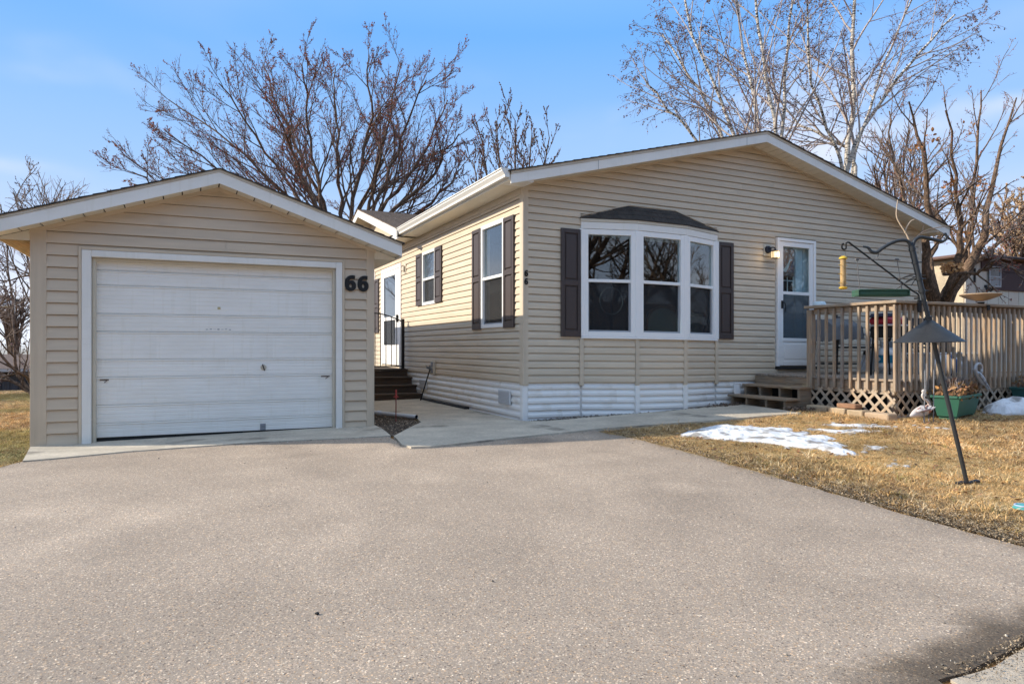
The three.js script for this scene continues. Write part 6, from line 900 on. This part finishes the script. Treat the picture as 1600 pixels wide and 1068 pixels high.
{ // crab apple beyond the deck
  const D = 14, b = at(1468, 575, D); b.y = ground(b.x, b.z); const f = at(1470, 478, D);
  const o = { seg: [12, 7, 5, 3], sides: [9, 6, 4, 3], wander: [0, 0.32, 0.42, 0.4], lift: [0, 0.30, 0.2, 0.1], kids: [10, 6, 4], from: [0.3, 0.2, 0.2], angle: [0.6, 0.7, 0.7], ratio: [0.32, 0.42, 0.42], thin: [0.02, 0.009, 0.0055, 0.004] };
  const L = (r0, ...p) => ({ pts: [f.clone().add(V(0, -0.12, 0)), ...p.map((q) => at(q[0], q[1], D + (q[2] ?? 0)))], r0, r1: 0.014, n: 16, wob: 0.07 });
  const t = makeTree('crab_apple_tree', 'thick-trunked crab apple forking just beyond the right end of the house', 'tree', b, [
    { pts: [b.clone().add(V(0, -0.2, 0)), f], r0: 0.22, r1: 0.2, trunk: true, n: 4 },
    L(0.135, [1450, 440, -0.3], [1447, 385, -0.3], [1452, 330, -0.5], [1442, 240, -0.6], [1420, 160, -0.8]), L(0.165, [1490, 446], [1513, 420], [1530, 388], [1542, 340], [1560, 250, 0.4], [1590, 150, 0.6]), L(0.11, [1486, 440, -0.4], [1498, 400, -0.5], [1500, 360, -0.6], [1495, 280, -0.8], [1480, 170, -1.2]), L(0.09, [1490, 440, 0.4], [1512, 390, 0.5], [1518, 330, 0.6], [1528, 230, 0.8], [1535, 140, 1]), L(0.075, [1512, 420, 0.3], [1550, 388, 0.5], [1580, 360, 0.8], [1620, 320, 1]), L(0.06, [1455, 400, 0.5], [1472, 350, 0.8], [1425, 290, 1.2], [1380, 230, 1.5]), L(0.06, [1450, 390, 1], [1420, 330, 1.5], [1395, 240, 2], [1390, 175, 2]), L(0.05, [1500, 430, -0.8], [1535, 425, -1.2], [1560, 408, -1.6], [1600, 430, -2]),
  ], o, [M.barkApple, M.barkApple, M.twigGrey], 107);
  buds(t, 'dried_fruit', o.tips, 1500, 117, 0.006, 0.013, M.bud, budTint);
  const wig = scatter('dead_leaf_clusters', leafGeo, M.deadLeaf, 170, 119, (r, d) => { const k = Math.floor(r() * 14), p = o.tips[(k * 97 + 13) % o.tips.length][1]; d.position.copy(p).sub(t.position).add(V((r() - 0.5) * 0.22, (r() - 0.5) * 0.3, (r() - 0.5) * 0.22)); const s = 0.03 + r() * 0.03; d.rotation.set(r() * 6, r() * 6, r() * 6); d.scale.setScalar(s); return true; }, (r) => { const k = 0.6 + r() * 0.8; return [k, k * 0.75, k * 0.5]; }); t.add(wig);
  const np = at(1488, 419, D - 0.4), nest = thing('leaf_clump', 'clump of dry tan leaves caught in the crab apple fork', 'leaves', np.x, np.y, np.z);
  nest.add(scatter('leaf', leafGeo, M.deadLeaf, 260, 120, (r, d) => { const a = r() * 6.3, q = Math.sqrt(r()); d.position.set(Math.cos(a) * q * 0.19, (r() - 0.5) * 0.2, Math.sin(a) * q * 0.19); d.rotation.set(r() * 6, r() * 6, r() * 6); d.scale.setScalar(0.03 + r() * 0.025); return true; }, (r) => { const k = 1.6 + r() * 0.9; return [k, k * 0.98, k * 0.85]; })); add(nest, 'branch', tube([np.clone().add(V(-0.25, -0.13, 0)), np.clone().add(V(0.3, -0.09, 0))], 0.03, 7), M.barkApple);
}
{ // tree at the left edge, and far trees
  const o = { seg: [10, 7, 5, 3], sides: [7, 5, 4, 3], wander: [0, 0.36, 0.44, 0.4], lift: [0, 0.25, 0.2, 0.1], kids: [9, 6, 4], from: [0.25, 0.2, 0.2], angle: [0.75, 0.75, 0.7], ratio: [0.42, 0.42, 0.42], thin: [0.02, 0.012, 0.008, 0.006] };
  const D = 16, b = at(62, 640, D); b.y = ground(b.x, b.z); const L = (r0, ...p) => ({ pts: [b.clone(), ...p.map((q) => at(q[0], q[1], D + (q[2] ?? 0)))], r0, r1: 0.014, n: 12, wob: 0.08 });
  const t = makeTree('leaning_tree', 'low leaning bare tree at the left edge beside the garage', 'tree', b, [L(0.07, [45, 612], [20, 595], [-30, 565], [-80, 540]), L(0.045, [34, 600], [22, 548], [20, 500, 0.5], [10, 400, 1], [0, 320, 1]), L(0.05, [60, 560], [52, 480], [40, 390], [20, 300, 0.5]), L(0.05, [80, 540], [75, 450], [48, 430, 0.8], [0, 440, 1]), L(0.04, [40, 590, -0.6], [5, 560, -1], [-20, 500, -1], [10, 470, -1])], o, [M.bark, M.bark, M.twigGrey], 108);
  buds(t, 'dried_fruit', o.tips, 1800, 118, 0.008, 0.018, M.twig, budTint);
  const far = (label, px, py, w, d, seed, m, g) => { const fb = at(px, 545, d); fb.y = ground(fb.x, fb.z); const top = at(px, py, d), oo = { seg: [8, 6, 4], sides: [6, 4, 3], wander: [0, 0.3, 0.35], lift: [0, 0.3, 0.2], kids: [12, 8], from: [0.2, 0.2], angle: [0.6, 0.7], ratio: [0.4, 0.45], thin: [0.05, 0.03, 0.018] }; const ff = fb.clone().lerp(top, 0.25), limbs = [{ pts: [fb, ff], r0: 0.3, r1: 0.24, trunk: true, n: 3 }]; for (let i = 0; i < 6; i++) limbs.push({ pts: [ff, at(px + (i - 2.5) / 5 * w * 0.55, lerp(545, py, 0.62), d), at(px + (i - 2.5) / 5 * w, py + Math.abs(i - 2.5) * 9, d + (i % 3 - 1) * 1.5)], r0: 0.14, r1: 0.03, n: 8 }); const tr = makeTree('far_tree', label, 'tree', fb, limbs, oo, [M.bark, M.bark, M.twigGrey], seed, g); return [tr, oo]; };
  far('hazy bare tree far behind the grey shed at the left edge', 20, 470, 60, 46, 201); far('thin bare tree showing above the left garage eave', 80, 305, 46, 50, 202);
  const [bt, bo] = far('dense tan-leaved tree at the right edge above the neighbour roof', 1604, 318, 92, 27, 203); buds(bt, 'withered_leaves', bo.tips, 16000, 204, 0.012, 0.03, mat([0.5, 0.34, 0.2], 0.9), (r) => { const k = 0.5 + r() * 0.8; return [k, k, k]; });
  const [b2, bo2] = far('bare tree filling the gap between the birch and the crab apple', 1405, 235, 80, 30, 205); buds(b2, 'buds', bo2.tips, 500, 206, 0.010, 0.022, M.bud, budTint);
  // a wooded bank across the street, seen in the window panes
  const wood = [], rr = rng(300);
  for (let n = 0; n < 25; n++) {
    const x = n === 0 ? -1.2 : n < 16 ? -24 + n * 3.4 + rr() * 2 : 28 + (n - 16) * 3.6 + rr() * 3, z = n === 0 ? 17.5 : n < 16 ? 24 + rr() * 9 : 23 - (n - 16) * 1.2 + rr() * 5, h = 8 + rr() * 5, fb = V(x, ground(x, z) - 0.1, z), ff = fb.clone().add(V(0.2, h * 0.24, 0)), oo = { seg: [8, 5, 4], sides: [6, 4, 3], wander: [0, 0.3, 0.4], lift: [0, 0.3, 0.2], kids: [10, 8], from: [0.2, 0.2], angle: [0.65, 0.7], ratio: [0.42, 0.45], thin: [0.05, 0.03, 0.02] }, list = [];
    wood.push(tube([fb, ff], [0.36, 0.28], 8));
    for (let i = 0; i < 7; i++) { const a = i * 0.9 + rr(), e = ff.clone().add(V(Math.cos(a) * h * 0.34, h * (0.4 + 0.35 * rr()), Math.sin(a) * h * 0.34)), c = curve([ff, ff.clone().lerp(e, 0.5).add(V(0, -h * 0.05, 0)), e], 8); branchAlong(oo, list, c, c.map((_, q) => lerp(0.18, 0.03, q / 8)), ff.distanceTo(e), 0, rr); }
    wood.push(...list.flat());
  }
  const wl = add(scene, 'wood', wood, M.bark); wl.userData.kind = 'stuff'; tag(wl, 'bare wood across the street, mirrored in the window panes', 'wood');
  const hp = [], hi = [], hn = 60; for (let j = 0; j < 6; j++) for (let i = 0; i <= hn; i++) { const x = -70 + i * 2.4, t = j / 5, z = 25 + t * 30; hp.push(x, -0.4 + 5.5 * sst(0, 0.7, t) * (0.8 + 0.4 * fbm(x * 0.05, 3, 3)) , z); if (i < hn && j < 5) { const a = j * (hn + 1) + i; hi.push(a, a + hn + 1, a + 1, a + 1, a + hn + 1, a + hn + 2); } }
  const hg = new THREE.BufferGeometry(); hg.setAttribute('position', new THREE.Float32BufferAttribute(hp, 3)); hg.setIndex(hi); hg.computeVertexNormals(); boxUV(hg); struct('bank', hg, mat([0.30, 0.21, 0.12], 1, { map: soilMap }));
}

// ---------------------------------------------------------------- neighbours
{
  const D = 23, c = at(1509, 470, D), n = thing('neighbour_home', 'pale neighbouring mobile home with dark brown trim beyond the deck', 'house', c.x, 0.1, c.z), top = at(1509, 402, D).y, pan = mat([0.62, 0.60, 0.52], 0.6, { map: dirtTone }), pan2 = mat([0.60, 0.545, 0.47], 0.6, { map: dirtTone }), brown = mat([0.05, 0.022, 0.022], 0.7);
  add(n, 'wall', [box(c.x + 0.02, c.x + 14, -0.2, top - 0.02, c.z - 18, c.z - 0.03, 0)], pan);
  const cuts = [0, 0.55, 1.15, 1.75, 2.32, 2.9, 3.6, 4.3, 5.0, 5.9, 6.8, 8, 9, 10, 11, 12, 13, 14]; for (let i = 0; i < cuts.length - 1; i++) add(n, 'wall_panel', box(c.x + cuts[i] + 0.012, c.x + cuts[i + 1] - 0.012, 0, top - 0.06, c.z - 0.028, c.z, 0.006), i % 3 === 1 ? pan2 : pan);
  for (let i = 0; i < 9; i++) add(n, 'side_panel', box(c.x - 0.01, c.x + 0.018, 0, top - 0.06, c.z - 0.05 - (i + 1) * 1.2 + 0.02, c.z - 0.05 - i * 1.2, 0.006), mat([0.66, 0.56, 0.42], 0.7, { map: concreteMap }));
  add(n, 'corner_post', box(c.x - 0.03, c.x + 0.42, 0, top - 0.05, c.z - 0.02, c.z + 0.03, 0.01), pan2);
  const w0 = at(1578, 430, D), y1 = at(1578, 413, D).y, y0 = at(1578, 446, D).y, bx = c.x + (at(1548, 410, D).x - c.x) * 1.05;
  add(n, 'trim_band', [box(bx, c.x + 14, at(1560, 421, D).y, top, c.z + 0.002, c.z + 0.05, 0.01), box(bx + 0.62, c.x + 14, y0 - 0.1, at(1560, 421, D).y - 0.002, c.z + 0.002, c.z + 0.045, 0.01)], brown);
  const wx = c.x + (w0.x - c.x) * 1.12, win = add(n, 'window', [box(wx - 0.32, wx - 0.27, y0, y1, c.z + 0.046, c.z + 0.075), box(wx + 0.27, wx + 0.32, y0, y1, c.z + 0.046, c.z + 0.075), box(wx - 0.27, wx + 0.27, y1 - 0.05, y1, c.z + 0.046, c.z + 0.075), box(wx - 0.27, wx + 0.27, y0, y0 + 0.05, c.z + 0.046, c.z + 0.075), box(wx - 0.27, wx + 0.27, (y0 + y1) / 2 - 0.02, (y0 + y1) / 2 + 0.02, c.z + 0.046, c.z + 0.07)], M.greyFrame);
  add(win, 'pane', box(wx - 0.27, wx + 0.27, (y0 + y1) / 2 + 0.02, y1 - 0.05, c.z + 0.048, c.z + 0.055, 0), mat([0.05, 0.06, 0.07], 0.08)); add(win, 'pane', box(wx - 0.27, wx + 0.27, y0 + 0.05, (y0 + y1) / 2 - 0.02, c.z + 0.048, c.z + 0.055, 0), mat([0.16, 0.18, 0.2], 0.2));
  add(n, 'roof', [box(c.x - 0.35, c.x + 14.3, top, top + 0.10, c.z - 18.2, c.z + 0.35, 0.02)], mat([0.16, 0.10, 0.085], 0.9)); add(n, 'roof_edge', box(c.x - 0.36, c.x + 14.3, top + 0.02, top + 0.07, c.z + 0.352, c.z + 0.37, 0.004), M.dark);
  const fl = at(1537, 449, D); add(n, 'floodlight', [new THREE.ConeGeometry(0.09, 0.16, 12).rotateX(-0.9).translate(c.x + 0.95, fl.y, c.z + 0.1), new THREE.ConeGeometry(0.07, 0.14, 12).rotateX(-0.9).translate(c.x + 1.12, fl.y - 0.02, c.z + 0.1), box(c.x + 0.98, c.x + 1.08, fl.y + 0.03, fl.y + 0.12, c.z, c.z + 0.05)], M.dark);
  add(n, 'downpipe', box(c.x + 0.36, c.x + 0.42, at(1509, 441, D).y, at(1509, 418, D).y, c.z + 0.03, c.z + 0.08, 0.01), M.dark);
  // grey shed down the slope at the left
  const sD = 33, s = at(10, 590, sD), sh = thing('grey_shed', 'low dark grey shed with a faded pinkish roof at the left edge', 'shed', s.x, ground(s.x, s.z) - 0.2, s.z), gb = ground(s.x, s.z) - 0.3, ey = at(10, 577, sD).y, gr = mat([0.12, 0.125, 0.14], 0.9, { map: woodMap }), r = rng(6);
  add(sh, 'wall', box(s.x - 7, s.x + 6, gb, ey, s.z - 5, s.z - 0.03, 0), mat([0.05, 0.05, 0.055], 0.9)); for (let i = 0; i < 40; i++) add(sh, 'wall_board', box(s.x - 6.9 + i * 0.32, s.x - 6.9 + i * 0.32 + 0.29, gb, ey - r() * 0.05, s.z - 0.029, s.z + 0.0 + r() * 0.02, 0.005, r() * 3), r() < 0.25 ? mat([0.05, 0.05, 0.055], 0.9) : gr);
  const ry = at(10, 556, sD + 3).y; add(sh, 'roof', prismX([[s.z + 0.5, ey - 0.02], [s.z + 0.5, ey + 0.05], [s.z - 3.0, ry + 0.1], [s.z - 6, ey + 0.1], [s.z - 6, ey]], s.x - 7.5, s.x + 6.5), mat([0.36, 0.26, 0.22], 0.95, { map: shingleMap })); add(sh, 'fascia', box(s.x - 7.5, s.x + 6.5, ey - 0.1, ey + 0.03, s.z + 0.502, s.z + 0.53, 0.004), mat([0.45, 0.44, 0.43], 0.8));
  // eave of the next home at the very left
  const e = at(8, 470, 19), ev = thing('neighbour_eave', 'white eave corner of another home at the left edge', 'house', e.x - 2, 0, e.z), et = mat([0.7, 0.72, 0.74], 0.6);
  add(ev, 'wall', box(e.x - 6, e.x - 2.6, ground(e.x - 3, e.z) - 1.5, e.y - 0.05, e.z - 1.5, e.z - 0.4, 0), mat([0.55, 0.57, 0.6], 0.7)); add(ev, 'fascia', bar(V(e.x + 0.14, e.y - 0.02, e.z), V(e.x - 5, e.y + 0.95, e.z), 0.03, 0.2, 0.004), et); add(ev, 'roof', prism([[e.x + 0.2, e.y + 0.08], [e.x - 5, e.y + 1.08], [e.x - 5, e.y + 1.02], [e.x + 0.2, e.y + 0.02]], e.z - 0.6, e.z + 0.05), M.shingle); add(ev, 'soffit', box(e.x - 0.4, e.x + 0.13, e.y - 0.14, e.y - 0.12, e.z - 0.6, e.z - 0.02, 0.002), et);
}

scene.traverse((o) => { if (o.isMesh) o.castShadow = o.receiveShadow = true; });
renderer.render(scene, camera);
